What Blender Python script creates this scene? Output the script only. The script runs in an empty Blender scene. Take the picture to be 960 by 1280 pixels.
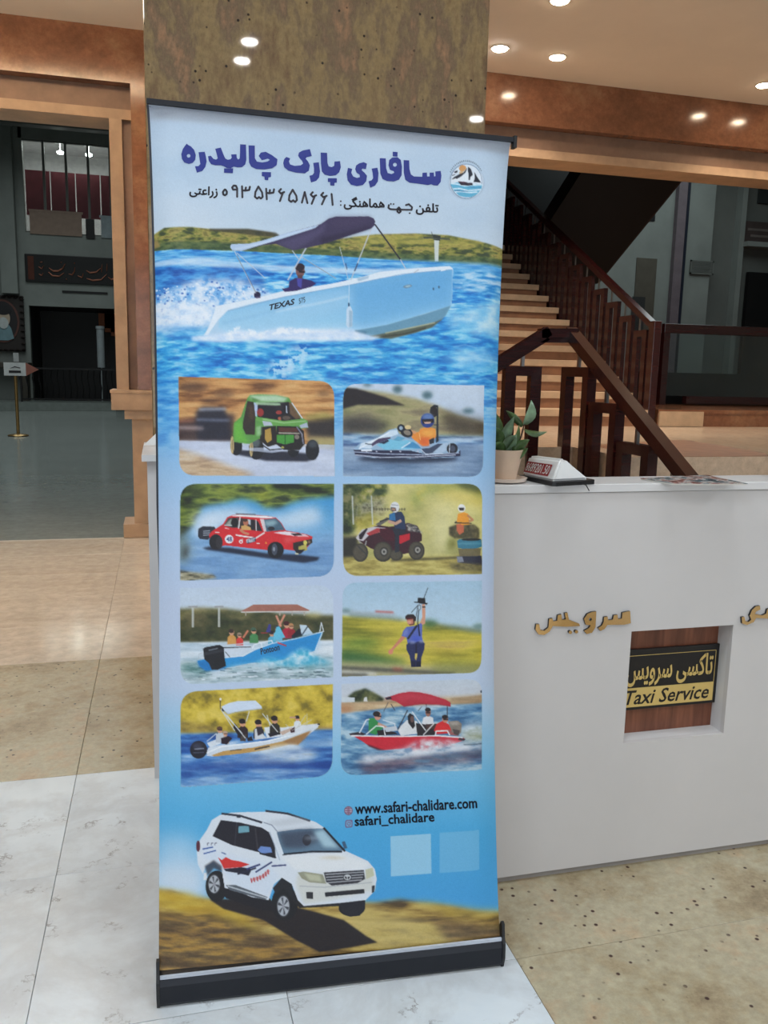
import bpy, bmesh, math, random
import numpy as np
from mathutils import Vector, Matrix

sc = bpy.context.scene
R = math.radians
# ------------------------------------------------------------------ camera, world, large lights, exposure
# x runs along the counter front, y into the lobby, z up; metres
CAMZ, FPX, PITCH, ROLL, YAW = 1.53, 1050.0, R(9.4), R(1.25), R(15)
_f0 = Vector((math.sin(YAW)*math.cos(PITCH), math.cos(YAW)*math.cos(PITCH), -math.sin(PITCH)))
_u0 = Vector((math.sin(YAW)*math.sin(PITCH), math.cos(YAW)*math.sin(PITCH), math.cos(PITCH)))
_r0 = Vector((math.cos(YAW), -math.sin(YAW), 0))
CR = _r0*math.cos(ROLL)+_u0*math.sin(ROLL)
CU = -_r0*math.sin(ROLL)+_u0*math.cos(ROLL)
CF = _f0
cam = bpy.data.cameras.new('camera')
cam.sensor_fit = 'HORIZONTAL'; cam.sensor_width = 36.0; cam.lens = 36.0*FPX/960.0
cam.clip_start = .05; cam.clip_end = 200
camo = bpy.data.objects.new('camera', cam); sc.collection.objects.link(camo)
M = Matrix((CR, CU, -CF)).transposed().to_4x4(); M.translation = Vector((0, 0, CAMZ))
camo.matrix_world = M
sc.camera = camo
def at(x, y, v):                      # point of the plane y = v seen at an image pixel position
    d = CF+CR*((x-480)/FPX)-CU*((y-640)/FPX)
    return Vector((0, 0, CAMZ))+d*(v/d.y)

w = bpy.data.worlds.new('world'); sc.world = w; w.use_nodes = True
w.node_tree.nodes['Background'].inputs[0].default_value = (.62, .72, .82, 1)
w.node_tree.nodes['Background'].inputs[1].default_value = .05
sc.view_settings.view_transform = 'Standard'; sc.view_settings.look = 'None'
sc.view_settings.exposure = 0.0; sc.view_settings.gamma = 1.0; sc.view_settings.use_curve_mapping = False

def area(name, loc, rot, sx, sy, power, col, spread=180):
    l = bpy.data.lights.new(name, 'AREA'); l.shape = 'RECTANGLE'; l.size = sx; l.size_y = sy
    l.energy = power; l.color = col; l.spread = R(spread)
    o = bpy.data.objects.new(name, l); sc.collection.objects.link(o); o.location = loc; o.rotation_euler = rot
    return o
# daylight through the glazed entrance behind the camera, then added lights for lobby floor and halls
area('entrance_daylight', (0.5, -5.7, 2.0), (R(90), 0, 0), 9.0, 3.6, 190, (.83, .92, 1.0))
for _i, (_x, _y) in enumerate(((-2.2, 1.2), (-2.2, -1.2), (5.2, 1.2), (5.2, -1.2), (1.1, 1.55))):  # unseen overhead panels added to brighten the lobby floor
    area('added_overhead_light', (_x, _y, 4.27), (0, 0, 0), 1.2, .6, 34 if _i == 4 else 68, (.80, .92, 1.0))
area('hall_added_light', (-3.5, 19.5, 9.6), (0, 0, 0), 6.0, 20.0, 760, (.84, .96, .96), 150)  # added fill for the dim hall, the ceiling above is closed
area('stair_added_light', (9.5, 13.0, 6.4), (0, 0, 0), 4.0, 4.0, 120, (.78, .93, .94))  # added fill for the stair hall walls, no opening above
area('cove_strip_light', (-2.0, 6.3, 4.16), (R(180), 0, 0), 4.0, .05, 150, (1.0, .84, .62))
area('gallery_lamp', (-3.0, 34.4, 9.35), (0, 0, 0), 3.2, .8, 60, (1.0, .9, .85))
# ------------------------------------------------------------------ printed artwork of the roll-up sheet
# The flat print is painted into an array (traced in image pixels: x 180..645, y 120..1225) and stored as
# colours of the sheet's own mesh; one image pixel is about 1.9 mm on the sheet.
AX0, AY0, AW, AH, AK = 180, 120, 465, 1105, 2
CW, CH = AW*AK, AH*AK

class Art:
    def __init__(s):
        s.c = np.zeros((CH, CW, 3), np.float32)
        s.clip = None
        s.fr = (0.0, 0.0, 1.0)
        s.yy, s.xx = np.mgrid[0:CH, 0:CW].astype(np.float32)
        s.X = AX0 + (s.xx+.5)/AK
        s.Y = AY0 + (s.yy+.5)/AK
    def frame(s, ox=0, oy=0, sc=1.0): s.fr = (ox, oy, sc)
    def T(s, pts):
        ox, oy, sc = s.fr
        p = np.asarray(pts, float)
        return np.stack([ox+p[:, 0]/sc, oy+p[:, 1]/sc], 1)
    def box(s, P, pad=2):
        x0 = max(0, int((P[:, 0].min()-AX0)*AK)-pad); x1 = min(CW, int((P[:, 0].max()-AX0)*AK)+pad+2)
        y0 = max(0, int((P[:, 1].min()-AY0)*AK)-pad); y1 = min(CH, int((P[:, 1].max()-AY0)*AK)+pad+2)
        return x0, x1, y0, y1
    def cover(s, P, b):
        x0, x1, y0, y1 = b
        acc = np.zeros((y1-y0, x1-x0), np.float32)
        n = 3
        px, py = P[:, 0], P[:, 1]
        qx, qy = np.roll(px, -1), np.roll(py, -1)
        for i in range(n):
            for j in range(n):
                X = (AX0+(np.arange(x0, x1)+(i+.5)/n)/AK)[None, :]
                Y = (AY0+(np.arange(y0, y1)+(j+.5)/n)/AK)[:, None]
                ins = np.zeros(acc.shape, bool)
                for a, b_, c, d in zip(px, py, qx, qy):
                    if b_ == d: continue
                    rows = (b_ > Y[:, 0]) != (d > Y[:, 0])
                    if not rows.any(): continue
                    xi = a+(Y[rows]-b_)*(c-a)/(d-b_)
                    ins[rows] ^= X < xi
                acc += ins
        return acc/(n*n)
    def put(s, b, m, col, alpha=1.0):
        x0, x1, y0, y1 = b
        if s.clip is not None: m = m*s.clip[y0:y1, x0:x1]
        m = (m*alpha)[..., None]
        col = np.asarray(col, np.float32)
        s.c[y0:y1, x0:x1] = s.c[y0:y1, x0:x1]*(1-m)+col*m
    def poly(s, pts, col, alpha=1.0, blur=0, noise=None, smooth=False):
        P = s.T(pts)
        if smooth: P = chaikin(P)
        pad = int(blur*AK*3)+2
        b = s.box(P, pad)
        if b[1] <= b[0] or b[3] <= b[2]: return
        m = s.cover(P, b)
        if blur: m = gblur(m, blur*AK)
        c = np.asarray(col, np.float32)
        if noise is not None:
            sx, sy, amp, seed = noise
            n = s.fbm(b, sx, sy, seed)
            c = c[None, None, :]*(1+amp*(n[..., None]-.5)*2)
        s.put(b, m, c, alpha)
    def ell(s, cx, cy, rx, ry, col, alpha=1.0, blur=0, rot=0.0, n=28):
        t = np.linspace(0, 2*np.pi, n, endpoint=False); r = np.radians(rot)
        x, y = rx*np.cos(t), ry*np.sin(t)
        s.poly(np.stack([cx+x*np.cos(r)-y*np.sin(r), cy+x*np.sin(r)+y*np.cos(r)], 1), col, alpha, blur)
    def line(s, pts, w, col, alpha=1.0, blur=0):
        p = np.asarray(pts, float)
        for a, b in zip(p[:-1], p[1:]):
            d = b-a; L = np.hypot(*d)
            if L < 1e-6: continue
            nrm = np.array([-d[1], d[0]])/L*w/2; e = d/L*w*.2
            s.poly([a-e+nrm, b+e+nrm, b+e-nrm, a-e-nrm], col, alpha, blur)
    def fbm(s, b, sx, sy, seed, oct=4):
        x0, x1, y0, y1 = b
        return fbm2(s.xx[y0:y1, x0:x1]/(sx*AK), s.yy[y0:y1, x0:x1]/(sy*AK), seed, oct)
    def full(s, pts):                       # bounding box of a polygon given in the current frame
        return s.box(s.T(pts), 0)
    def texfill(s, pts, cols, sx, sy, seed, alpha=1.0, blur=0, contrast=1.6, oct=4, thr=None):
        # polygon filled with a colour ramp driven by stretched noise
        P = s.T(pts); b = s.box(P, int(blur*AK*3)+2)
        if b[1] <= b[0] or b[3] <= b[2]: return
        m = s.cover(P, b)
        if blur: m = gblur(m, blur*AK)
        n = np.clip((s.fbm(b, sx, sy, seed, oct)-.5)*contrast+.5, 0, 1)
        if thr is not None:
            m = m*np.clip((n-thr)/.08, 0, 1)
        s.put(b, m, ramp(n, cols), alpha)
    def gradfill(s, pts, stops, alpha=1.0, blur=0):
        # vertical gradient: stops = [(y in frame, colour), ...]
        P = s.T(pts); b = s.box(P, int(blur*AK*3)+2)
        m = s.cover(P, b)
        if blur: m = gblur(m, blur*AK)
        y = s.Y[b[2]:b[3], b[0]:b[1]]; ox, oy, sc = s.fr
        ys = [oy+q[0]/sc for q in stops]
        col = np.stack([np.interp(y, ys, [q[1][k] for q in stops]) for k in range(3)], -1)
        s.put(b, m, col, alpha)
    def soften(s, pts, r):
        P = s.T(pts); b = s.box(P, 0); x0, x1, y0, y1 = b
        s.c[y0:y1, x0:x1] = np.stack([gblur(s.c[y0:y1, x0:x1, k], r*AK) for k in range(3)], -1)

def chaikin(P, n=2):
    for _ in range(n):
        Q = np.roll(P, -1, 0)
        P = np.stack([P*.75+Q*.25, P*.25+Q*.75], 1).reshape(-1, 2)
    return P
def gblur(m, sig):
    r = max(1, int(sig*2.5)); k = np.exp(-.5*(np.arange(-r, r+1)/max(sig, .3))**2); k /= k.sum()
    for ax in (0, 1):
        p = np.pad(m, [(r, r) if a == ax else (0, 0) for a in (0, 1)], mode='edge')
        o = np.zeros_like(m)
        for i, w in enumerate(k):
            o += w*(p[i:i+m.shape[0]] if ax == 0 else p[:, i:i+m.shape[1]])
        m = o
    return m
def fbm2(x, y, seed, oct=4):
    rng = np.random.RandomState(seed); out = 0; amp = 1; tot = 0
    for o in range(oct):
        g = rng.rand(256, 256).astype(np.float32)
        xs = x*2**o+rng.rand()*99; ys = y*2**o+rng.rand()*99
        xi = np.floor(xs).astype(int); yi = np.floor(ys).astype(int)
        fx = xs-xi; fy = ys-yi; fx = fx*fx*(3-2*fx); fy = fy*fy*(3-2*fy)
        a = g[yi % 256, xi % 256]; b = g[yi % 256, (xi+1) % 256]
        c = g[(yi+1) % 256, xi % 256]; d = g[(yi+1) % 256, (xi+1) % 256]
        out = out+amp*((a*(1-fx)+b*fx)*(1-fy)+(c*(1-fx)+d*fx)*fy); tot += amp; amp *= .55
    return out/tot
def ramp(n, cols):
    c = np.asarray(cols, np.float32); q = np.linspace(0, 1, len(c))
    return np.stack([np.interp(n, q, c[:, k]) for k in range(3)], -1)
def rounded(c, r, which):
    # quad c (TL TR BR BL) with rounded corners listed in which
    c = [np.array(p, float) for p in c]; out = []
    for i in range(4):
        p = c[i]
        if i not in which: out.append(p); continue
        a = c[i-1]-p; b = c[(i+1) % 4]-p
        a = p+a/np.hypot(*a)*r; b = p+b/np.hypot(*b)*r
        for t in np.linspace(0, 1, 9): out.append((1-t)**2*a+2*t*(1-t)*p+t*t*b)
    return [tuple(q) for q in out]

SKIN = (205, 150, 120)
def person(A, x, y, h, shirt, hair=(40, 30, 30), skin=SKIN, lean=0.0):
    # seated bust in print: head at (x, y), torso below, total height h
    r = h*.16
    A.poly([(x-h*.26+lean, y+h*.75), (x-h*.24+lean*.5, y+h*.3), (x-h*.08, y+h*.16), (x+h*.1, y+h*.16), (x+h*.25+lean*.5, y+h*.3), (x+h*.28+lean, y+h*.75)], shirt)
    A.ell(x, y, r, r*1.2, skin); A.ell(x-r*.15, y-r*.5, r*1.05, r*.8, hair)
    A.line([(x-r*.6, y+r*.05), (x+r*.8, y+r*.05)], r*.35, (30, 30, 35))

def paint_art():
    A = Art()
    F = A.frame; rng = np.random.RandomState(7)
    full = [(176, 116), (650, 116), (650, 1230), (176, 1230)]
    F()
    # ---- base gradient of the sheet
    A.gradfill(full, [(120, (172, 186, 204)), (160, (176, 194, 216)), (230, (184, 202, 222)), (300, (196, 209, 224)), (480, (110, 175, 225)),
                      (560, (140, 185, 226)), (640, (172, 196, 226)), (760, (186, 198, 222)), (860, (182, 198, 222)), (915, (150, 192, 222)),
                      (980, (104, 178, 220)), (1040, (74, 164, 216)), (1120, (70, 156, 214)), (1225, (90, 160, 210))])
    A.texfill([(176, 120), (650, 150), (650, 330), (176, 330)], [(168, 190, 214), (190, 206, 224), (206, 214, 226)], 120, 60, 3, .45)
    A.poly([(180, 124), (645, 172), (645, 192), (180, 146)], (158, 164, 178), .8, 2.5)
    # ---- hills behind the lake
    hill = [(170, 294), (185, 292), (205, 283), (240, 284), (270, 287), (310, 287), (340, 291), (352, 297), (400, 300), (430, 298), (470, 293), (520, 292), (560, 294), (600, 302), (655, 312), (655, 334), (560, 330), (500, 326), (400, 320), (300, 314), (170, 308)]
    A.texfill(hill, [(60, 70, 50), (98, 104, 52), (140, 138, 70), (168, 152, 84), (120, 112, 62)], 11, 4, 11, 1, .5, 2.4, 5)
    A.texfill([(185, 300), (300, 304), (420, 312), (520, 318), (655, 323), (655, 336), (170, 312)], [(40, 64, 48), (70, 92, 60), (96, 110, 70)], 9, 4, 12, .85, 1.2, 2.2)
    A.poly([(262, 286), (310, 286), (345, 291), (353, 297), (330, 296), (290, 291), (262, 289)], (58, 56, 48), .8, .8)
    A.texfill([(440, 296), (520, 294), (600, 302), (600, 308), (440, 304)], [(150, 140, 70), (190, 178, 90)], 20, 3, 13, .6, 1.5)
    A.poly([(186, 300), (196, 296), (200, 306), (186, 308)], (168, 138, 84), .8, 1)
    # pylon on the far shore
    A.poly([(542.8, 300), (549, 300), (548, 327), (543.5, 327)], (200, 206, 204)); A.line([(530, 297), (562, 299)], 1.6, (60, 66, 62)); A.poly([(541, 293), (551, 295), (550, 301), (542, 300)], (50, 56, 54)); A.line([(539.5, 290), (541, 296)], .8, (70, 74, 70)); A.line([(527, 298), (557, 298.6)], .6, (90, 96, 90))
    # ---- the lake
    lake = [(176, 310), (300, 314), (420, 320), (500, 326), (560, 329), (650, 334), (650, 600), (176, 600)]
    P = A.T(lake); b = A.box(P)
    m = A.cover(P, b); yv = A.Y[b[2]:b[3], b[0]:b[1]]
    m = m*np.clip((545-yv)/85, 0, 1)**.8
    n = np.clip((A.fbm(b, 34, 7, 21, 5)-.5)*1.7+(A.fbm(b, 13, 2.2, 19, 4)-.5)*1.5+.5, 0, 1)
    col = ramp(n, [(20, 92, 176), (36, 122, 206), (64, 158, 222), (120, 194, 232), (176, 218, 240)])
    A.put(b, m, col)
    A.texfill([(176, 312), (640, 330), (640, 345), (176, 322)], [(40, 120, 200), (90, 170, 224), (150, 200, 234)], 18, 2, 22, .8, 1.5, 2)
    A.texfill([(186, 324), (250, 322), (330, 331), (470, 336), (560, 334), (470, 344), (350, 340), (250, 333), (186, 330)], [(170, 206, 236), (222, 230, 242)], 20, 3, 23, .85, 1.2)
    A.texfill([(186, 332), (330, 336), (330, 362), (260, 380), (186, 395)], [(24, 74, 160), (50, 120, 200), (80, 160, 220)], 14, 4, 24, .85, 3, 2.2)
    # churned spray left of the boat
    A.texfill([(184, 372), (215, 362), (250, 348), (300, 350), (340, 366), (350, 380), (300, 400), (262, 410), (184, 412)], [(110, 170, 226), (190, 214, 240), (226, 232, 244)], 7, 6, 25, .95, 4, 2.6)
    for _ in range(420):
        x = 186+rng.rand()*150; y = 345+rng.rand()*62; r = .5+rng.rand()*1.3
        if y > 352+abs(x-262)*.12: A.ell(x, y, r, r*.8, (228, 234, 246) if rng.rand() < .6 else (40, 90, 180), .8, n=8)
    A.texfill([(186, 405), (262, 408), (300, 420), (262, 428), (186, 420)], [(60, 140, 210), (120, 184, 230), (200, 222, 242)], 16, 5, 26, .8, 3, 2)
    A.texfill([(184, 384), (230, 376), (268, 380), (262, 408), (184, 412)], [(176, 204, 236), (224, 231, 243), (232, 236, 246)], 14, 6, 18, .85, 4)
    # wake and bright patches in the foreground water
    A.texfill([(184, 418), (640, 405), (640, 480), (184, 480)], [(22, 104, 190), (40, 140, 214), (74, 176, 226), (150, 212, 238)], 20, 5, 27, .8, 6, 2.6, 5)
    A.texfill([(350, 440), (382, 430), (392, 440), (376, 460), (350, 476), (330, 466)], [(130, 196, 234), (206, 226, 242)], 8, 6, 28, .9, 4, 2.4, thr=.35)
    A.texfill([(556, 392), (610, 380), (634, 372), (634, 420), (590, 416), (566, 408)], [(110, 186, 230), (200, 226, 240)], 14, 8, 29, .95, 6, 2)
    A.texfill([(560, 440), (610, 436), (630, 450), (600, 462), (566, 456)], [(90, 170, 226), (180, 216, 238)], 14, 6, 30, .9, 6, 2)
    A.texfill([(560, 338), (634, 340), (634, 372), (566, 360)], [(36, 130, 204), (110, 180, 226), (190, 216, 238)], 14, 3, 31, .9, 2, 2.4)
    for i in range(46):
        x = 190+rng.rand()*430; y = 424+rng.rand()**.8*120; L = 10+rng.rand()*34
        A.line([(x, y), (x+L*.5, y-1.5-rng.rand()*2), (x+L, y+rng.rand()*2)], .8+rng.rand(), (196, 226, 244), .30*np.clip((545-y)/90, 0, 1)+.05, .5)
    # left margin ripples below the lake
    A.texfill([(184, 470), (222, 470), (222, 560), (184, 560)], [(26, 110, 200), (70, 156, 222), (130, 194, 234)], 18, 5, 33, .55, 10, 2.4)
    # ---- white boat with dark sun top   (frame: 5.333 per image pixel from 240,260)
    F(240, 260, 5.333)
    hull = [(80, 850), (100, 815), (150, 690), (160, 655), (290, 625), (430, 598), (640, 545), (900, 510), (1010, 490), (1150, 455), (1250, 425), (1500, 400), (1720, 388), (1742, 408), (1738, 480), (1736, 600), (1728, 650), (1690, 720), (1600, 795), (1500, 830), (1400, 855), (1300, 868), (1180, 860), (900, 862), (300, 868)]
    A.poly(hull, (176, 206, 232))
    A.gradfill([(175, 800), (185, 745), (235, 692), (420, 640), (620, 590), (860, 545), (1070, 510), (1400, 440), (1735, 412), (1734, 600), (1722, 655), (1560, 700), (1280, 790), (1070, 850), (300, 860)], [(420, (108, 172, 220)), (600, (126, 184, 226)), (760, (150, 200, 232)), (860, (190, 216, 238))], 1, .4)
    A.poly([(1060, 520), (1730, 415), (1728, 640), (1500, 700), (1200, 790), (1070, 800)], (92, 160, 214), .55, 6)
    A.poly([(180, 800), (190, 745), (240, 695), (560, 620), (900, 560), (1060, 540), (1060, 660), (700, 780), (300, 850)], (160, 202, 232), .6, 5)
    A.line([(560, 690), (850, 635), (1040, 590)], 16, (190, 216, 238), .7, 1)
    A.line([(205, 770), (420, 720), (640, 660)], 10, (130, 180, 220), .7, 1.5)
    # keel
    A.poly([(1080, 820), (1300, 780), (1560, 705), (1725, 652), (1690, 720), (1600, 795), (1500, 830), (1380, 858), (1250, 868), (1130, 840)], (104, 150, 178), 1, .4)
    A.poly([(1180, 855), (1400, 815), (1600, 770), (1680, 735), (1600, 797), (1480, 835), (1330, 872), (1230, 868)], (88, 96, 84), 1, .6)
    A.line([(1290, 835), (1480, 795), (1620, 765)], 8, (180, 176, 140), .9, .4)
    A.line([(1250, 860), (1420, 840), (1560, 800)], 10, (60, 60, 52), .8, .6)
    A.line([(1090, 825), (1160, 835)], 20, (70, 110, 140), .8, .8)
    # gunwale and details
    A.poly([(150, 690), (160, 655), (430, 600), (640, 548), (900, 512), (1150, 457), (1250, 427), (1500, 402), (1720, 388), (1742, 408), (1500, 430), (1250, 470), (1060, 510), (640, 588), (420, 632), (240, 680), (180, 740), (105, 850), (80, 850), (110, 800)], (222, 230, 242))
    A.line([(240, 688), (620, 592), (1060, 514), (1400, 442), (1735, 412)], 5, (120, 160, 200), .7, .3)
    A.ell(1438, 523, 30, 11, (110, 140, 168), 1, .2, -10); A.ell(1440, 522, 18, 6, (160, 186, 200), 1, 0, -10)
    for x, y in ((1610, 540), (1647, 528)): A.ell(x, y, 5, 9, (60, 90, 120))
    A.line([(1480, 432), (1512, 412)], 6, (190, 190, 200)); A.line([(1660, 420), (1690, 412)], 6, (240, 240, 246))
    A.poly([(1030, 680), (1045, 650), (1060, 660), (1072, 690), (1070, 790), (1040, 800), (1028, 780)], (196, 214, 234)); A.poly([(1048, 680), (1070, 690), (1068, 790), (1048, 796)], (150, 180, 206), .9, .5); A.line([(1046, 655), (1048, 500)], 4, (210, 222, 236))
    A.ell(1046, 645, 6, 14, (50, 80, 120))
    A.poly([(1100, 470), (1180, 452), (1175, 470), (1110, 490)], (150, 180, 206), .8, .6)
    # foam along the waterline
    A.texfill([(0, 860), (90, 845), (240, 830), (300, 810), (430, 830), (600, 800), (760, 810), (900, 808), (1060, 810), (1180, 850), (1270, 860), (1200, 884), (900, 890), (500, 885), (200, 895), (0, 885)], [(190, 212, 240), (232, 236, 246)], 10, 5, 34, 1, 1.6)
    A.texfill([(240, 800), (330, 790), (460, 830), (600, 795), (780, 805), (780, 840), (240, 850)], [(220, 228, 244), (240, 242, 250)], 5, 5, 35, .8, 1.2, 2.5, thr=.5)
    # person at the helm
    A.poly([(600, 540), (645, 530), (650, 490), (690, 466), (740, 470), (800, 485), (828, 505), (800, 525), (700, 552), (620, 560)], (52, 40, 96))
    A.poly([(700, 470), (735, 472), (730, 535), (705, 520)], (72, 70, 160)); A.ell(722, 420, 30, 44, (122, 84, 84)); A.ell(720, 395, 32, 26, (44, 32, 44)); A.line([(715, 425), (752, 428)], 13, (30, 22, 34)); A.poly([(705, 445), (740, 448), (735, 470), (705, 468)], (90, 62, 66))
    A.ell(436, 580, 22, 22, (36, 30, 66)); A.line([(430, 598), (455, 594)], 10, (80, 70, 110))
    # frame of the sun top
    for a, b_, w in (((285, 290), (425, 568), 6), ((300, 300), (490, 470), 5), ((845, 120), (640, 480), 9), ((670, 285), (710, 340), 6), ((735, 330), (960, 470), 6), ((1195, 140), (1060, 480), 7), ((985, 260), (1040, 470), 4)):
        A.line([a, b_], w, (196, 200, 212), .95)
    A.line([(300, 320), (425, 560)], 3, (60, 70, 90), .8)
    A.line([(1220, 110), (1390, 345)], 9, (36, 34, 52)); A.line([(1390, 345), (1425, 405)], 6, (190, 196, 210)); A.line([(1105, 370), (1085, 420)], 8, (60, 70, 110)); A.line([(1025, 370), (1035, 410)], 6, (70, 80, 120)); A.line([(740, 335), (960, 470)], 3, (90, 110, 140), .8)
    # canopy
    A.poly([(255, 262), (262, 242), (380, 238), (470, 220), (640, 165), (860, 108), (910, 72), (960, 58), (1180, 57), (1212, 70), (1222, 90), (1216, 118), (1195, 138), (1080, 175), (960, 215), (860, 245), (760, 268), (680, 282), (640, 270), (560, 240), (470, 250), (330, 288), (270, 284)], (60, 52, 84))
    A.poly([(255, 262), (262, 242), (380, 238), (480, 215), (640, 165), (850, 112), (820, 135), (650, 190), (540, 225), (450, 250), (330, 288), (270, 284)], (176, 196, 224))
    A.line([(290, 275), (460, 240), (640, 180), (800, 135)], 8, (210, 220, 236), .8, .8)
    A.poly([(560, 235), (700, 190), (850, 135), (860, 108), (900, 90), (880, 160), (760, 240), (680, 280)], (86, 80, 116), .6, 2)
    A.poly([(900, 80), (960, 62), (1180, 60), (1210, 75), (1120, 110), (960, 130)], (70, 60, 92), .6, 3)
    A.poly([(860, 200), (1000, 170), (1190, 120), (1190, 138), (1000, 200), (860, 244)], (40, 34, 60), .7, 2)
    # ---- photo panels: quad corners, corner radius, which corners are round, frame
    L1, R1, L2, R2 = (210, 460, 4.571), (415, 460, 4.571), (210, 720, 4.571), (415, 720, 4.571)
    pmask = np.zeros((CH, CW), np.float32)
    def panel(fr, quad, r, which):
        F(*fr); P = rounded(quad, r, which)
        A.clip = None
        A.poly(P, (196, 204, 220), 1, .0)
        m = np.zeros((CH, CW), np.float32); b = A.box(A.T(P)); m[b[2]:b[3], b[0]:b[1]] = A.cover(A.T(P), b); A.clip = m; np.maximum(pmask, m, out=pmask)
        return [(quad[0][0]-20, min(quad[0][1], quad[1][1])-20), (quad[1][0]+20, min(quad[0][1], quad[1][1])-20), (quad[2][0]+20, max(quad[2][1], quad[3][1])+20), (quad[3][0]-20, max(quad[2][1], quad[3][1])+20)]
    # panel: green buggy on a road
    q = panel(L1, [(60, 50), (950, 76), (952, 618), (66, 614)], 95, (1, 3))
    A.texfill(q, [(120, 78, 48), (176, 122, 74), (204, 152, 96), (214, 168, 112)], 40, 6, 41, 1, 0, 1.9)
    for x, y, rx, ry in ((140, 110, 90, 26), (320, 150, 60, 16), (550, 105, 60, 12), (890, 146, 40, 12), (250, 190, 60, 12)): A.ell(x, y, rx, ry, (78, 54, 44), .75, 3)
    A.poly([(40, 300), (380, 260), (380, 430), (40, 430)], (60, 46, 50), .9, 3)
    A.poly([(160, 250), (200, 222), (320, 225), (350, 300), (360, 415), (170, 415)], (38, 38, 52), .95, 2.5); A.line([(180, 238), (330, 234)], 14, (170, 178, 196), .8, 1.5); A.line([(60, 340), (200, 345)], 16, (196, 176, 176), .8, 2); A.line([(165, 295), (350, 300)], 12, (140, 150, 176), .7, 1.5); A.line([(60, 305), (150, 300)], 12, (190, 120, 90), .8, 2)
    A.poly([(780, 300), (980, 280), (980, 410), (800, 400)], (44, 40, 44), .95, 3); A.poly([(790, 395), (980, 400), (980, 470), (860, 470)], (170, 160, 110), .9, 3); A.poly([(770, 270), (900, 250), (980, 285), (800, 300)], (150, 150, 80), .7, 3)
    A.poly([(40, 415), (400, 418), (980, 470), (980, 640), (40, 640)], (196, 204, 226), 1, 1.5); A.texfill([(40, 415), (980, 440), (980, 640), (40, 640)], [(176, 184, 208), (206, 212, 230)], 40, 8, 42, .8)
    A.texfill([(40, 455), (160, 490), (330, 550), (500, 610), (380, 640), (40, 640)], [(150, 120, 96), (196, 166, 132), (206, 186, 162)], 30, 5, 43, .95, 3)
    A.poly([(370, 490), (470, 510), (560, 530), (790, 535), (850, 520), (800, 490), (600, 470), (400, 470)], (34, 34, 48), .95, 1)
    F(285, 485, 8.0)
    for x, y, rx, ry in ((85, 580, 60, 95), (285, 610, 75, 108), (845, 620, 68, 102), (655, 610, 60, 84)): A.ell(x, y, rx, ry, (30, 30, 36))
    A.ell(280, 545, 42, 50, (90, 100, 104), .9, 1); A.ell(850, 560, 50, 40, (70, 76, 84), .8, 1.5)
    for x, y in ((44, 570), (234, 600)): A.ell(x, y, 18, 88, (190, 168, 120)); A.ell(x+4, y, 8, 60, (150, 130, 96))
    A.poly([(150, 600), (780, 590), (780, 640), (640, 620), (440, 650), (150, 620)], (196, 204, 226), .7)
    A.poly([(55, 470), (62, 350), (130, 290), (195, 100), (220, 72), (300, 62), (480, 70), (610, 98), (640, 150), (745, 300), (800, 330), (800, 400), (620, 420), (340, 420), (330, 500), (215, 560), (60, 540)], (92, 148, 74))
    A.poly([(60, 480), (64, 360), (130, 300), (160, 470), (200, 550), (80, 530)], (106, 178, 66), .9, 2)
    A.poly([(150, 350), (195, 130), (255, 140), (280, 230), (270, 470), (180, 465), (150, 400)], (52, 44, 40)); A.poly([(200, 180), (250, 170), (262, 300), (215, 330)], (84, 60, 44), .8, 2)
    A.poly([(285, 150), (610, 140), (725, 310), (560, 330), (300, 290)], (34, 30, 38)); A.poly([(610, 140), (640, 150), (735, 300), (680, 312), (620, 260)], (110, 84, 60), .9, .5); A.poly([(220, 76), (480, 72), (600, 100), (560, 140), (340, 135), (230, 110)], (196, 216, 196), .85, 1.5); A.poly([(230, 90), (330, 130), (250, 130)], (60, 110, 50), .8, 1)
    A.poly([(260, 145), (300, 150), (290, 290), (275, 280)], (176, 190, 220)); A.line([(285, 155), (520, 165)], 26, (166, 196, 160), .9, .5)
    A.ell(325, 245, 34, 40, (150, 50, 50)); A.ell(510, 245, 30, 20, (150, 60, 56)); A.ell(510, 200, 34, 26, (40, 36, 44)); A.ell(520, 305, 20, 16, (170, 90, 70)); A.ell(585, 300, 56, 34, (46, 40, 40)); A.ell(585, 300, 40, 20, (120, 100, 90), .6)
    A.line([(585, 180), (590, 250)], 10, (190, 200, 220)); A.line([(640, 150), (745, 305)], 10, (206, 214, 230))
    A.poly([(280, 290), (560, 330), (760, 310), (800, 340), (760, 370), (480, 380), (350, 350), (280, 320)], (104, 160, 80)); A.line([(350, 312), (560, 350), (780, 330)], 8, (200, 220, 190), .7, .5)
    A.poly([(345, 330), (430, 340), (450, 375), (360, 380)], (176, 184, 200)); A.poly([(715, 375), (790, 345), (805, 395), (730, 400)], (170, 180, 200))
    A.poly([(330, 390), (480, 380), (500, 560), (400, 590), (320, 520)], (40, 34, 34)); A.poly([(372, 420), (430, 400), (440, 520), (395, 550), (370, 510)], (176, 142, 70)); A.poly([(285, 390), (335, 380), (335, 470), (290, 480)], (150, 190, 140), .9, 1)
    A.poly([(490, 380), (700, 385), (760, 430), (770, 560), (720, 620), (560, 620), (480, 560)], (36, 32, 34)); A.poly([(505, 395), (690, 400), (705, 440), (515, 440)], (84, 48, 42)); A.line([(510, 450), (715, 455)], 14, (170, 160, 146)); A.line([(690, 390), (740, 460), (755, 560)], 14, (130, 130, 150), .9)
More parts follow.
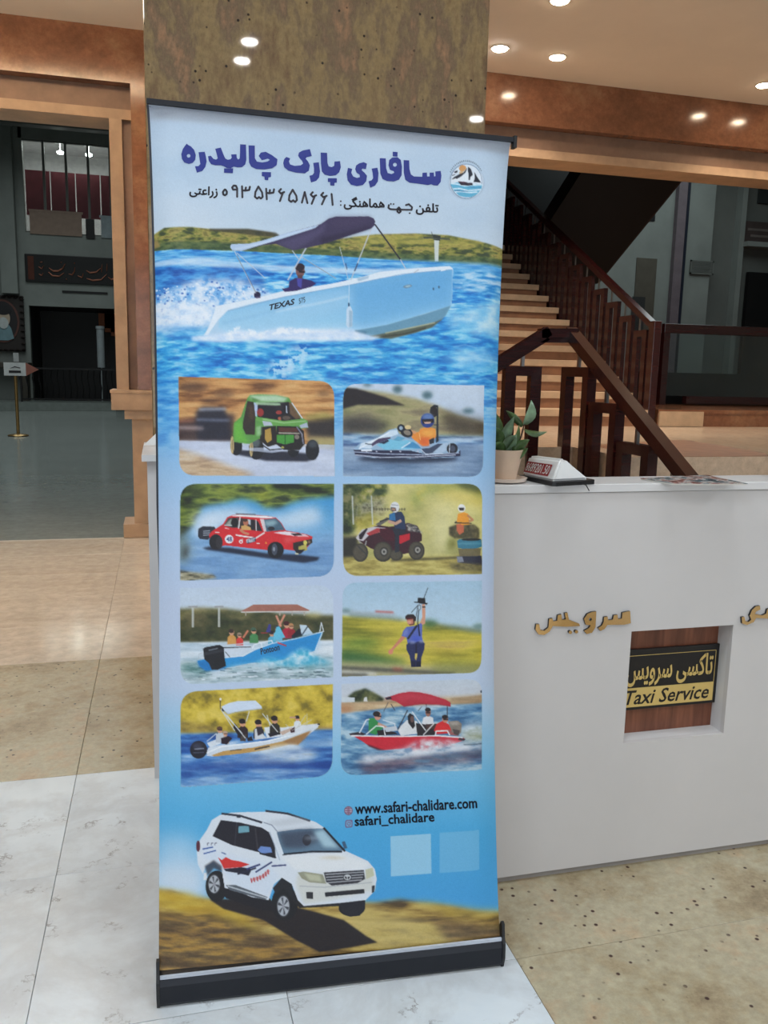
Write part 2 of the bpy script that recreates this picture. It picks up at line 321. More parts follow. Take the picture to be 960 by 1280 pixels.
    A.poly([(490, 470), (660, 470), (660, 545), (570, 565), (490, 545)], (70, 146, 60)); A.line([(572, 470), (572, 560)], 8, (30, 70, 34)); A.ell(548, 596, 16, 12, (170, 170, 90)); A.ell(690, 490, 24, 24, (130, 120, 110)); A.line([(330, 560), (420, 620), (640, 600)], 10, (30, 28, 32))
    # panel: go-kart
    q = panel(R1, [(65, 90), (873, 100), (866, 622), (65, 618)], 85, (0, 2))
    A.gradfill(q, [(80, (196, 208, 226)), (300, (186, 200, 220))])
    A.texfill([(40, 110), (300, 140), (480, 175), (600, 215), (720, 270), (900, 320), (900, 420), (40, 420)], [(84, 82, 66), (140, 138, 96), (166, 156, 116), (120, 108, 90)], 50, 14, 44, 1, 2)
    A.poly([(40, 110), (140, 118), (300, 165), (420, 215), (250, 212), (150, 210), (40, 240)], (40, 34, 38), 1, 1)
    A.poly([(40, 280), (200, 270), (330, 330), (250, 380), (40, 380)], (50, 46, 54), .85, 6); A.poly([(650, 250), (760, 280), (900, 310), (900, 400), (700, 380), (620, 300)], (64, 54, 46), .85, 5)
    for x, y, rx, ry in ((375, 122, 28, 22), (545, 156, 30, 22), (205, 96, 26, 10), (780, 246, 34, 14)): A.ell(x, y, rx, ry, (70, 100, 110), .9, 2)
    A.texfill([(40, 370), (300, 380), (900, 390), (900, 450), (40, 460)], [(60, 90, 140), (130, 170, 210), (190, 206, 226)], 30, 5, 45, .9, 2, 2.2); A.line([(620, 412), (900, 405)], 12, (210, 216, 230), .8, 1.5); A.line([(60, 440), (200, 446)], 14, (40, 60, 110), .8, 1.5)
    A.texfill([(40, 448), (900, 440), (900, 640), (40, 640)], [(90, 116, 150), (122, 146, 178), (150, 170, 196)], 60, 7, 46, 1, 2)
    F(435, 500, 6.4)
    A.ell(480, 470, 400, 34, (30, 36, 56), .85, 2.2)
    A.poly([(660, 60), (690, 38), (722, 44), (725, 330), (705, 345), (712, 60), (690, 55), (672, 70), (670, 110), (655, 105)], (36, 40, 50)); A.ell(690, 95, 26, 44, (40, 34, 36)); A.line([(690, 200), (726, 200)], 8, (40, 44, 56))
    A.poly([(45, 410), (60, 380), (100, 345), (170, 320), (240, 300), (330, 240), (390, 225), (410, 270), (460, 300), (520, 320), (580, 370), (640, 375), (720, 345), (780, 350), (840, 345), (890, 400), (895, 440), (840, 460), (500, 470), (200, 465), (60, 440)], (150, 178, 206))
    A.poly([(90, 380), (110, 345), (240, 310), (340, 245), (395, 240), (400, 275), (300, 310), (220, 360), (180, 390)], (206, 220, 236)); A.poly([(190, 350), (240, 310), (340, 296), (340, 310), (230, 350), (195, 372)], (72, 60, 90)); A.poly([(330, 350), (400, 290), (460, 305), (420, 330), (350, 370)], (96, 160, 196)); A.poly([(230, 360), (330, 312), (400, 330), (470, 320), (530, 335), (590, 390), (300, 400)], (120, 190, 220)); A.poly([(440, 380), (480, 345), (520, 335), (560, 360), (590, 390)], (70, 140, 190)); A.poly([(250, 345), (320, 318), (330, 330), (290, 352)], (40, 46, 70)); A.line([(90, 390), (200, 330), (330, 260)], 10, (236, 240, 248), .8)
    A.line([(140, 350), (190, 356)], 8, (60, 80, 100)); A.line([(430, 385), (500, 340)], 10, (220, 232, 244), .9)
    A.poly([(590, 390), (650, 385), (720, 350), (790, 350), (820, 400), (640, 430), (600, 425)], (60, 70, 96)); A.poly([(680, 420), (760, 350), (800, 345), (800, 400), (740, 425)], (170, 190, 214)); A.ell(835, 390, 44, 44, (30, 32, 44)); A.ell(838, 390, 22, 26, (70, 76, 96)); A.line([(815, 345), (812, 430)], 7, (190, 200, 216))
    A.poly([(45, 400), (120, 400), (500, 405), (610, 432), (880, 425), (900, 400), (900, 450), (600, 466), (300, 470), (60, 445)], (40, 42, 70)); A.line([(50, 415), (300, 432), (600, 440), (890, 425)], 7, (170, 180, 206)); A.line([(60, 440), (260, 460), (560, 456), (860, 440)], 7, (196, 204, 224)); A.line([(110, 404), (190, 404)], 14, (226, 232, 242)); A.line([(590, 400), (620, 432), (760, 430)], 6, (206, 214, 230))
    for x in (150, 230, 345, 420, 560): A.ell(x, 412, 8, 6, (190, 190, 206))
    A.poly([(510, 300), (520, 265), (570, 255), (580, 230), (640, 215), (700, 230), (706, 290), (690, 320), (650, 335), (650, 365), (600, 370), (570, 350), (530, 320)], (226, 140, 60)); A.poly([(590, 240), (690, 235), (700, 285), (640, 300), (590, 270)], (236, 170, 80), .8, 2); A.poly([(580, 300), (660, 300), (650, 365), (600, 370), (570, 345)], (220, 96, 50), .8, 1.5)
    A.line([(540, 262), (500, 250)], 20, (206, 150, 110)); A.ell(470, 262, 50, 36, (40, 40, 46), 1, 0, 20); A.ell(475, 262, 30, 20, (130, 120, 110), 1, 0, 20); A.ell(425, 225, 30, 30, (30, 34, 48)); A.ell(425, 225, 14, 16, (150, 170, 190)); A.ell(480, 218, 26, 18, (214, 190, 140))
    A.ell(637, 165, 55, 58, (44, 62, 130)); A.ell(640, 135, 46, 26, (110, 140, 190), .8, 1.5); A.poly([(590, 155), (685, 150), (690, 182), (600, 192)], (30, 28, 40)); A.poly([(605, 168), (670, 165), (660, 188), (615, 190)], (206, 170, 150)); A.line([(610, 170), (665, 168)], 12, (40, 30, 36)); A.poly([(650, 320), (690, 300), (690, 345), (655, 355)], (40, 44, 56)); A.line([(570, 262), (580, 320)], 6, (240, 190, 120), .8)
    # panel: red car number 48
    q = panel(L1, [(70, 662), (950, 662), (948, 1190), (70, 1215)], 100, (0, 2))
    A.gradfill(q, [(660, (70, 140, 190)), (760, (70, 150, 206)), (950, (120, 170, 212)), (1220, (110, 150, 196))])
    A.texfill([(40, 640), (980, 640), (980, 730), (800, 745), (700, 770), (640, 800), (560, 800), (500, 760), (420, 745), (330, 770), (200, 790), (150, 900), (40, 1000)], [(34, 40, 30), (74, 90, 40), (126, 140, 60), (50, 60, 40)], 40, 12, 47, 1, 3, 2.2)
    A.ell(540, 725, 40, 20, (190, 190, 60), .7, 4); A.ell(300, 710, 50, 16, (150, 160, 70), .7, 4)
    A.poly([(140, 960), (180, 860), (280, 800), (440, 790), (480, 830), (560, 850), (700, 830), (850, 790), (870, 850), (880, 880), (700, 920), (500, 900), (250, 920), (190, 990)], (206, 218, 234), .85, 6); A.ell(220, 880, 80, 60, (214, 222, 236), .7, 7); A.ell(780, 850, 90, 40, (196, 214, 232), .6, 7)
    A.texfill([(40, 960), (180, 980), (980, 960), (980, 1240), (40, 1240)], [(88, 128, 178), (118, 156, 200), (146, 178, 212)], 60, 10, 48, .85, 5)
    A.poly([(40, 900), (110, 950), (130, 1080), (90, 1120), (40, 1100)], (110, 120, 100), .7, 6); A.poly([(90, 1020), (120, 1010), (110, 1080), (80, 1090)], (60, 60, 60), .8, 3)
    A.texfill([(60, 1155), (260, 1180), (280, 1200), (60, 1230)], [(60, 56, 46), (150, 140, 110), (196, 188, 166)], 14, 4, 49, .95, 1.5, 2.4)
    F(240, 630, 6.0)
    A.poly([(80, 330), (130, 320), (300, 330), (560, 370), (800, 380), (960, 400), (940, 425), (840, 442), (600, 412), (300, 370), (120, 345)], (30, 36, 56), .95, 1)
    A.poly([(45, 240), (50, 185), (80, 168), (170, 170), (180, 190), (140, 250), (120, 268), (60, 262)], (44, 46, 58)); 
    for i in range(3): A.line([(85, 205+i*15), (135, 200+i*15)], 7, (150, 156, 170))
    A.poly([(130, 230), (150, 205), (235, 150), (265, 100), (300, 85), (360, 76), (560, 88), (630, 102), (670, 140), (705, 200), (850, 225), (905, 245), (900, 290), (860, 330), (820, 370), (770, 350), (700, 340), (560, 345), (420, 330), (250, 310), (180, 330), (140, 300)], (206, 40, 48))
    A.poly([(280, 92), (360, 78), (560, 90), (630, 102), (560, 108), (400, 96)], (232, 226, 230)); A.poly([(330, 70), (480, 76), (480, 84), (330, 78)], (60, 60, 70), .8, .5); A.poly([(610, 215), (700, 205), (850, 228), (880, 245), (800, 245), (700, 232)], (226, 214, 222)); A.poly([(740, 222), (810, 220), (830, 234), (770, 240)], (40, 36, 46))
    A.poly([(240, 160), (275, 105), (355, 100), (350, 180), (300, 178)], (70, 66, 70)); A.poly([(250, 155), (290, 115), (310, 110), (290, 165)], (150, 160, 150), .9, .5); A.ell(320, 140, 26, 36, (30, 28, 32)); A.line([(245, 160), (300, 160)], 6, (220, 220, 220)); A.line([(250, 180), (278, 186)], 5, (230, 226, 226))
    A.poly([(365, 105), (478, 120), (478, 200), (380, 185), (350, 180)], (60, 50, 52)); A.poly([(430, 120), (478, 122), (472, 200), (440, 190)], (38, 36, 44)); A.poly([(418, 115), (440, 118), (440, 160), (425, 150)], (190, 196, 206)); A.poly([(482, 120), (500, 135), (530, 205), (480, 200)], (36, 36, 46))
    A.poly([(515, 118), (630, 108), (665, 140), (698, 195), (560, 208), (535, 180)], (70, 96, 116)); A.poly([(540, 130), (620, 118), (645, 140), (600, 170), (555, 165)], (150, 180, 190), .8, 1.5); A.ell(595, 185, 26, 16, (40, 40, 50)); A.poly([(510, 112), (540, 112), (560, 205), (540, 208)], (226, 210, 214), .9)
    A.line([(362, 100), (350, 185)], 8, (226, 222, 224)); A.line([(480, 118), (484, 200)], 6, (226, 222, 224)); A.line([(340, 235), (480, 256), (545, 215)], 10, (232, 226, 226)); A.line([(330, 232), (400, 245)], 9, (232, 226, 226))
    A.ell(405, 138, 20, 26, (180, 110, 86)); A.ell(400, 122, 20, 12, (70, 50, 44)); A.poly([(370, 165), (400, 158), (440, 175), (445, 195), (370, 195)], (206, 160, 96)); A.line([(365, 195), (390, 215), (425, 226)], 18, (200, 130, 100))
    A.ell(280, 264, 32, 32, (226, 226, 232)); 
    A.poly([(262, 262), (274, 246), (278, 246), (278, 280), (270, 280), (270, 270), (260, 270)], (40, 60, 110)); A.ell(292, 255, 9, 9, (40, 60, 110)); A.ell(292, 272, 10, 10, (40, 60, 110)); A.ell(292, 255, 3, 3, (226, 226, 232)); A.ell(292, 272, 4, 4, (226, 226, 232))
    A.poly([(405, 285), (420, 262), (480, 248), (478, 280), (420, 298)], (40, 60, 90)); A.ell(368, 282, 14, 15, (226, 226, 230)); A.ell(368, 284, 6, 7, (206, 40, 48)); A.line([(380, 262), (378, 290)], 5, (226, 226, 230))
    for x, y in ((412, 268), (432, 264), (452, 262)): A.line([(x, y), (x+3, y+22)], 6, (226, 226, 232)); A.line([(x+12, y), (x+13, y+20)], 5, (226, 226, 232))
    A.line([(412, 268), (428, 264)], 5, (226, 226, 232)); A.line([(438, 284), (452, 282)], 5, (226, 226, 232)); A.line([(458, 262), (478, 256)], 5, (226, 226, 232)); A.line([(486, 296), (508, 297)], 6, (230, 226, 226)); A.poly([(548, 298), (556, 278), (566, 300)], (226, 140, 60)); A.line([(175, 212), (205, 214)], 7, (230, 220, 220))
    A.ell(180, 285, 50, 58, (34, 32, 38)); A.ell(628, 345, 62, 62, (26, 26, 34)); A.ell(205, 290, 26, 46, (50, 46, 52)); A.ell(620, 340, 22, 44, (70, 76, 92)); A.ell(616, 340, 8, 16, (140, 146, 160))
    A.poly([(760, 290), (900, 262), (905, 290), (860, 320), (790, 350), (760, 340)], (48, 40, 40)); A.poly([(800, 320), (860, 300), (865, 345), (840, 355), (800, 345)], (176, 164, 84)); A.ell(850, 290, 14, 18, (206, 196, 100)); A.ell(880, 285, 10, 12, (120, 90, 70)); A.poly([(770, 345), (850, 340), (820, 372), (790, 378)], (30, 30, 40)); A.line([(776, 372), (798, 374)], 10, (206, 200, 170))
    A.poly([(690, 250), (850, 240), (890, 252), (760, 275), (700, 300)], (214, 90, 92), .7, 2)
    # panel: quad bikes in dust
    q = panel(R1, [(65, 664), (862, 662), (862, 1178), (65, 1190)], 95, (1, 3))
    A.texfill(q, [(150, 146, 84), (186, 178, 110), (206, 196, 128), (216, 206, 142)], 60, 26, 51)
    A.texfill([(40, 650), (320, 650), (310, 750), (240, 830), (200, 900), (40, 960)], [(40, 56, 36), (84, 96, 48), (140, 140, 66), (170, 160, 110)], 10, 9, 52, .95, 3, 2.6)
    A.texfill([(40, 650), (180, 650), (130, 800), (120, 960), (40, 960)], [(30, 40, 30), (60, 74, 44), (120, 116, 84)], 9, 8, 53, .85, 3, 2.6)
    A.texfill([(130, 780), (250, 720), (330, 800), (240, 880), (140, 900)], [(90, 84, 70), (170, 164, 140), (120, 120, 80)], 7, 6, 54, .8, 4, 2.6)
    A.texfill([(440, 740), (540, 670), (720, 650), (880, 690), (880, 740), (700, 690), (540, 720), (480, 800)], [(90, 110, 50), (140, 150, 70), (196, 176, 60)], 18, 12, 55, .75, 5); A.poly([(690, 640), (880, 640), (880, 720), (800, 715), (740, 690)], (60, 74, 44), .9, 3); A.texfill([(600, 690), (800, 700), (880, 760), (880, 800), (640, 740)], [(200, 170, 50), (216, 190, 90)], 20, 10, 56, .6, 6); A.texfill([(130, 860), (260, 830), (260, 900), (150, 940)], [(150, 140, 50), (196, 176, 60)], 12, 10, 57, .7, 4)
    A.line([(240, 805), (420, 808)], 5, (100, 96, 70), .7); 
    for x in range(240, 430, 16): A.ell(x, 808, 5, 9, (84, 80, 60), .6)
    A.poly([(540, 760), (700, 780), (690, 1060), (560, 1060)], (216, 206, 150), .6, 12); A.poly([(500, 940), (560, 960), (620, 1060), (540, 1070)], (150, 146, 90), .7, 7); A.poly([(600, 820), (680, 830), (670, 1060), (590, 1050)], (226, 220, 180), .5, 9)
    A.poly([(40, 970), (150, 960), (150, 1085), (40, 1090)], (40, 38, 36), .95, 2)
    A.texfill([(40, 1085), (520, 1080), (880, 1070), (880, 1210), (40, 1210)], [(140, 126, 66), (176, 160, 90), (196, 182, 110)], 16, 4, 58, 1, 2, 2); A.line([(340, 1100), (600, 1090), (740, 1082)], 12, (70, 66, 46), .85, 1)
    A.poly([(860, 1110), (880, 1110), (880, 1178), (700, 1160), (720, 1120)], (110, 104, 70), .7, 3)
    F(430, 620, 5.333)
    for x in (58, 186): A.line([(x-2, 0), (x+6, 190)], 9, (186, 190, 184), .9)
    # front rider and quad
    A.poly([(80, 280), (110, 240), (150, 220), (230, 195), (300, 205), (350, 200), (430, 180), (490, 200), (520, 260), (520, 300), (470, 320), (440, 380), (330, 400), (180, 350), (130, 320)], (60, 30, 40))
    A.poly([(80, 280), (120, 225), (200, 205), (280, 215), (250, 240), (170, 260), (130, 300), (95, 295)], (196, 190, 196)); A.poly([(150, 250), (220, 215), (290, 218), (240, 240), (170, 265)], (170, 60, 66)); A.poly([(100, 260), (150, 215), (160, 218), (120, 290), (104, 290)], (40, 30, 40)); A.poly([(350, 270), (440, 250), (440, 290), (380, 318), (355, 315)], (186, 36, 50)); A.poly([(240, 215), (330, 225), (350, 300), (280, 300), (240, 260)], (70, 24, 38)); A.texfill([(415, 180), (480, 195), (525, 250), (470, 240), (420, 230)], [(60, 58, 60), (170, 166, 160)], 3, 2, 59, .95, .6, 2.6); A.poly([(210, 190), (290, 140), (300, 160), (240, 200)], (96, 92, 90)); A.line([(240, 170), (300, 150)], 8, (40, 40, 46)); A.line([(100, 300), (140, 340), (150, 300)], 8, (150, 150, 150))
    for x, y, rx, ry in ((110, 378, 52, 62), (262, 372, 64, 67), (485, 365, 54, 62), (350, 395, 44, 36)): A.ell(x, y, rx, ry, (52, 48, 44)); A.ell(x-3, y-2, rx*.86, ry*.88, (88, 82, 70), .8, 1)
    for x, y in ((268, 372), (492, 360)): A.ell(x, y, 28, 32, (60, 56, 54)); A.ell(x, y, 18, 20, (150, 146, 140)); A.ell(x, y, 8, 9, (60, 58, 56))
    A.line([(95, 335), (150, 390)], 10, (60, 60, 60)); A.poly([(320, 215), (410, 195), (415, 240), (370, 260), (370, 370), (340, 380), (340, 260)], (40, 44, 56))
    A.poly([(300, 160), (302, 125), (340, 105), (385, 105), (405, 140), (414, 225), (340, 215), (335, 190)], (40, 54, 84)); A.poly([(303, 160), (305, 122), (340, 110), (345, 165)], (50, 110, 160)); A.line([(380, 165), (345, 185), (300, 170)], 20, (190, 150, 130)); A.ell(340, 75, 30, 36, (214, 214, 218)); A.poly([(312, 75), (345, 78), (350, 100), (320, 105)], (60, 50, 54)); A.poly([(320, 82), (345, 84), (342, 98), (322, 98)], (170, 130, 110)); A.line([(318, 60), (362, 62)], 6, (150, 150, 160))
    # second rider
    A.texfill([(700, 210), (750, 190), (870, 190), (905, 220), (905, 285), (740, 285), (700, 260)], [(60, 56, 40), (110, 100, 70)], 5, 5, 60, 1, .8, 2); A.poly([(700, 280), (760, 280), (750, 340), (700, 370), (685, 330)], (110, 110, 50), .8, 3); A.poly([(750, 190), (800, 180), (800, 240), (770, 260), (752, 230)], (190, 100, 70)); A.poly([(752, 175), (760, 120), (800, 108), (830, 120), (840, 190), (790, 195)], (226, 150, 50)); A.line([(825, 130), (860, 160), (835, 170)], 14, (190, 130, 90)); A.ell(785, 82, 25, 27, (222, 222, 222)); A.poly([(765, 78), (802, 78), (800, 98), (772, 98)], (60, 52, 50)); A.line([(750, 170), (740, 180), (850, 182)], 7, (50, 46, 44))
    # painted tyres
    A.poly([(755, 300), (770, 288), (860, 282), (920, 290), (924, 340), (880, 352), (800, 354), (760, 346)], (58, 116, 140)); A.ell(850, 291, 66, 9, (40, 40, 40)); A.line([(762, 318), (918, 318)], 10, (100, 160, 176), .7, 1); A.poly([(762, 352), (918, 350), (910, 400), (770, 404)], (110, 100, 72)); A.poly([(752, 404), (800, 402), (920, 400), (930, 470), (850, 455), (760, 445)], (46, 46, 60)); A.poly([(752, 404), (790, 404), (800, 440), (758, 444)], (130, 134, 150)); A.texfill([(700, 445), (930, 455), (930, 500), (720, 490)], [(70, 64, 44), (140, 126, 80)], 6, 3, 61, .8, 1.5)
    # panel: blue boat with passengers
    q = panel(L2, [(70, 70), (945, 52), (945, 578), (72, 622)], 95, (1, 3))
    A.gradfill(q, [(50, (186, 200, 220)), (200, (196, 208, 224)), (380, (200, 212, 226))])
    A.texfill([(40, 190), (180, 180), (330, 185), (440, 200), (980, 230), (980, 380), (40, 385)], [(60, 66, 44), (110, 104, 66), (160, 146, 104)], 30, 12, 62, 1, 2)
    A.texfill([(40, 270), (110, 220), (200, 210), (300, 215), (420, 250), (560, 190), (640, 230), (760, 230), (860, 235), (980, 230), (980, 365), (760, 365), (40, 378)], [(34, 40, 28), (58, 62, 38), (90, 84, 56)], 22, 14, 63, .95, 2.5, 2); A.poly([(780, 210), (880, 215), (860, 240), (800, 235)], (180, 170, 110), .8, 3)
    A.poly([(420, 200), (490, 163), (740, 163), (810, 195), (800, 206), (430, 208)], (160, 104, 90)); A.line([(420, 206), (810, 202)], 6, (206, 206, 206)); 
    for x in (445, 640, 710, 780): A.line([(x, 206), (x, 226)], 7, (170, 160, 150))
    for x in (143, 292): A.line([(x, 178), (x, 290)], 13, (186, 188, 184), .9); A.line([(x-26, 176), (x+26, 174)], 5, (120, 110, 110), .8, .5)
    A.texfill([(40, 380), (980, 365), (980, 640), (40, 640)], [(170, 190, 206), (206, 216, 228), (222, 228, 236)], 40, 6, 64, 1, 1, 2); A.texfill([(60, 490), (240, 500), (400, 520), (900, 470), (980, 500), (980, 600), (60, 600)], [(60, 90, 96), (120, 150, 156), (200, 212, 222)], 22, 4, 65, .7, 8, 2.6, thr=.0)
    A.texfill([(70, 505), (180, 500), (260, 540), (200, 560), (70, 545)], [(50, 100, 96), (110, 150, 150)], 14, 5, 66, .85, 4); A.texfill([(560, 490), (760, 470), (920, 490), (940, 515), (700, 520)], [(50, 130, 150), (90, 160, 176)], 18, 5, 67, .85, 4)
    F(235, 750, 5.333)
    for i in range(40):
        x = 60+rng.rand()*850; y = 445+rng.rand()*80; A.line([(x, y), (x+18+rng.rand()*40, y+rng.rand()*5-2)], 4+rng.rand()*4, (46, 74, 84), .55, .3)
    # passengers
    for x, y, h, sh, hr in ((292, 215, 110, (206, 150, 80), (60, 46, 40)), (345, 235, 90, (206, 60, 56), (150, 130, 110)), (440, 205, 110, (70, 130, 80), (70, 96, 80)), (560, 225, 100, (90, 170, 200), (40, 40, 50)), (600, 190, 110, (110, 180, 210), (60, 60, 70)), (660, 165, 120, (170, 40, 60), (70, 30, 36)), (690, 175, 100, (150, 40, 50), (180, 130, 90))): person(A, x, y, h, sh, hr)
    A.line([(370, 250), (400, 205)], 12, (200, 120, 96)); A.line([(620, 175), (590, 105)], 14, (206, 140, 116)); A.line([(610, 170), (645, 100)], 14, (206, 140, 116)); A.poly([(520, 215), (540, 160), (555, 165), (550, 215)], (60, 60, 130)); A.poly([(590, 180), (610, 175), (650, 250), (570, 265)], (100, 186, 216)); A.poly([(690, 240), (740, 190), (770, 200), (760, 235), (700, 255)], (30, 34, 44)); A.poly([(745, 165), (790, 168), (835, 225), (760, 240)], (190, 206, 220)); A.line([(760, 235), (800, 175)], 8, (50, 60, 76)); A.line([(490, 220), (530, 220)], 8, (140, 50, 50))
    # hull
    A.poly([(62, 405), (110, 395), (240, 385), (370, 370), (440, 330), (560, 285), (720, 255), (900, 212), (895, 235), (850, 335), (820, 350), (740, 350), (640, 400), (520, 415), (420, 420), (300, 445), (120, 470), (80, 440)], (44, 142, 206)); A.poly([(240, 320), (430, 305), (440, 325), (380, 372), (250, 380)], (200, 210, 224)); A.line([(240, 385), (370, 372), (450, 330), (560, 290), (720, 258), (905, 210)], 7, (214, 224, 234)); A.line([(430, 325), (440, 300), (480, 285), (560, 270), (565, 285)], 7, (226, 230, 238)); A.line([(490, 290), (495, 320)], 6, (226, 230, 238)); A.line([(240, 318), (420, 312)], 6, (40, 44, 54)); A.line([(250, 300), (380, 290)], 6, (200, 200, 210)); A.poly([(60, 410), (130, 400), (240, 440), (260, 460), (120, 475), (70, 440)], (30, 110, 180), .8, 1.5); A.poly([(560, 300), (880, 225), (850, 320), (700, 350), (560, 360)], (36, 128, 196), .6, 4); A.line([(600, 285), (655, 305)], 9, (190, 60, 70)); A.line([(905, 210), (890, 150), (880, 210)], 7, (200, 206, 214)); A.line([(895, 220), (850, 335)], 8, (190, 214, 232))
    A.poly([(102, 325), (115, 315), (210, 298), (240, 315), (245, 385), (255, 440), (200, 465), (160, 465), (140, 420), (110, 395)], (30, 30, 36)); A.line([(140, 335), (200, 322)], 7, (110, 116, 126)); A.poly([(110, 350), (238, 325), (240, 345), (112, 370)], (46, 48, 56)); A.line([(70, 395), (75, 360), (100, 350)], 5, (180, 190, 200)); A.line([(250, 345), (280, 380)], 5, (80, 90, 100))
    A.texfill([(440, 430), (520, 385), (560, 390), (640, 400), (700, 350), (760, 320), (820, 340), (850, 370), (900, 400), (960, 420), (700, 445)], [(70, 170, 206), (140, 200, 224), (206, 224, 236)], 8, 7, 68, .95, 2.5, 2.4); A.texfill([(260, 440), (500, 415), (560, 440), (300, 460)], [(140, 186, 206), (206, 216, 226)], 10, 4, 69, .8, 2)
    # panel: gold boat with white sun top
    q = panel(L2, [(72, 662), (943, 618), (940, 1142), (75, 1207)], 105, (0, 2))
    A.texfill(q, [(120, 106, 40), (176, 152, 50), (206, 180, 66), (216, 192, 90)], 16, 12, 71, 1, 0, 1.9)
    A.texfill([(40, 830), (200, 845), (300, 870), (300, 915), (40, 910)], [(80, 66, 48), (130, 110, 60), (170, 146, 70)], 14, 8, 72, .85, 4); A.poly([(840, 865), (980, 860), (980, 890), (820, 890)], (176, 130, 76), .8, 2)
    A.texfill([(40, 900), (300, 895), (980, 875), (980, 1230), (40, 1230)], [(34, 74, 146), (62, 116, 184), (110, 156, 206), (176, 200, 226)], 44, 9, 73, 1, 1.5, 2.2)
    A.texfill([(40, 1080), (400, 1060), (980, 1070), (980, 1110), (700, 1100), (400, 1100), (40, 1120)], [(20, 50, 130), (44, 84, 160)], 40, 10, 74, .9, 4); A.texfill([(40, 1120), (500, 1130), (980, 1115), (980, 1230), (40, 1230)], [(50, 90, 160), (90, 140, 196), (160, 190, 220)], 36, 7, 75, .8, 4, 2.2); A.texfill([(360, 1030), (600, 1000), (860, 985), (820, 1050), (500, 1060)], [(130, 160, 196), (210, 216, 226), (226, 206, 176)], 30, 7, 76, .85, 5)
    A.texfill([(600, 980), (860, 880), (940, 890), (940, 980)], [(70, 120, 180), (120, 170, 210)], 26, 6, 77, .6, 4)
    F(230, 865, 5.19)
    A.poly([(150, 385), (160, 360), (230, 345), (350, 340), (540, 318), (700, 280), (830, 235), (878, 208), (870, 230), (780, 300), (740, 342), (560, 375), (400, 395), (200, 418), (150, 415)], (206, 214, 226)); A.poly([(180, 410), (260, 382), (450, 360), (640, 320), (820, 252), (780, 300), (740, 344), (690, 340), (560, 372), (380, 398), (200, 418)], (190, 148, 84)); A.poly([(640, 322), (830, 250), (790, 300), (740, 344), (690, 342)], (150, 110, 72), .9, 1); A.poly([(590, 350), (700, 338), (740, 345), (780, 372), (560, 385), (450, 395)], (214, 220, 228), .9, 2); A.line([(150, 395), (240, 355), (540, 318), (700, 278), (878, 212)], 9, (230, 234, 240)); A.line([(300, 380), (375, 372)], 6, (70, 60, 50)); A.line([(462, 372), (490, 365), (555, 352)], 8, (44, 40, 44))
    A.ell(96, 374, 56, 58, (28, 28, 40)); A.ell(88, 350, 34, 22, (70, 72, 96), .7, 2); A.line([(70, 370), (130, 366)], 8, (150, 156, 176), .8); A.line([(60, 395), (130, 392)], 5, (80, 84, 106))
    A.poly([(150, 330), (230, 300), (240, 335), (170, 360)], (214, 220, 230)); A.line([(150, 320), (210, 270), (230, 300)], 5, (216, 222, 230)); A.poly([(520, 230), (560, 225), (640, 230), (760, 215), (870, 205), (860, 225), (700, 280), (540, 300)], (214, 218, 226)); 
    for x, y, h, sh, hr in ((235, 245, 110, (190, 196, 206), (90, 60, 50)), (270, 270, 90, (180, 160, 150), (180, 150, 130)), (382, 200, 130, (44, 30, 36), (34, 26, 30)), (485, 205, 130, (40, 36, 46), (34, 26, 30)), (590, 180, 130, (44, 40, 36), (38, 28, 28)), (737, 170, 90, (216, 220, 226), (44, 36, 36))): person(A, x, y, h, sh, hr)
    A.poly([(240, 300), (290, 285), (315, 300), (280, 340), (245, 335)], (38, 22, 36)); A.poly([(330, 200), (360, 240), (400, 300), (370, 310), (320, 230)], (30, 26, 34)); A.poly([(460, 240), (490, 235), (520, 280), (540, 300), (460, 310)], (206, 208, 214)); A.poly([(470, 225), (510, 225), (510, 270), (480, 285)], (50, 44, 56)); A.poly([(545, 270), (600, 255), (620, 275), (560, 292)], (34, 30, 40)); A.poly([(620, 260), (700, 230), (720, 240), (640, 280)], (196, 170, 156)); A.poly([(690, 245), (720, 225), (720, 260), (695, 265)], (60, 30, 40)); A.line([(690, 165), (725, 165)], 10, (196, 150, 130)); A.poly([(410, 300), (440, 285), (450, 315), (415, 318)], (36, 30, 36)); A.poly([(370, 285), (410, 270), (400, 320), (365, 318)], (70, 60, 60))
    for a, b_ in (((240, 110), (330, 250)), ((280, 150), (400, 300)), ((255, 130), (380, 270)), ((510, 140), (610, 260)), ((540, 150), (560, 220)), ((425, 125), (405, 190))): A.line([a, b_], 6, (206, 210, 214), .95)
    for a, b_ in (((700, 250), (830, 180)), ((740, 225), (790, 150)), ((800, 220), (800, 140)), ((660, 210), (700, 240)), ((780, 215), (820, 210))): A.line([a, b_], 4, (190, 190, 186), .9)
    A.line([(237, 40), (238, 110)], 6, (60, 56, 60)); A.ell(238, 46, 7, 9, (230, 226, 220)); A.ell(258, 112, 12, 14, (30, 34, 54))
    A.poly([(243, 95), (290, 72), (350, 58), (465, 55), (505, 92), (508, 108), (420, 118), (340, 128), (285, 143), (262, 120)], (204, 216, 234)); A.line([(262, 125), (285, 142), (420, 118), (508, 107)], 6, (150, 160, 180), .8, .6); A.line([(870, 208), (882, 210)], 10, (50, 40, 40))
    # panel: zip line rider
    q = panel(R2, [(62, 38), (862, 28), (858, 553), (57, 575)], 85, (0, 2))
    A.gradfill(q, [(30, (160, 190, 214)), (200, (176, 200, 220)), (300, (180, 204, 222))])
    A.texfill([(40, 225), (200, 235), (340, 245), (420, 255), (560, 270), (700, 300), (880, 330), (880, 600), (40, 600)], [(120, 120, 40), (176, 164, 60), (206, 188, 76), (190, 166, 90)], 70, 10, 81, 1, 2)
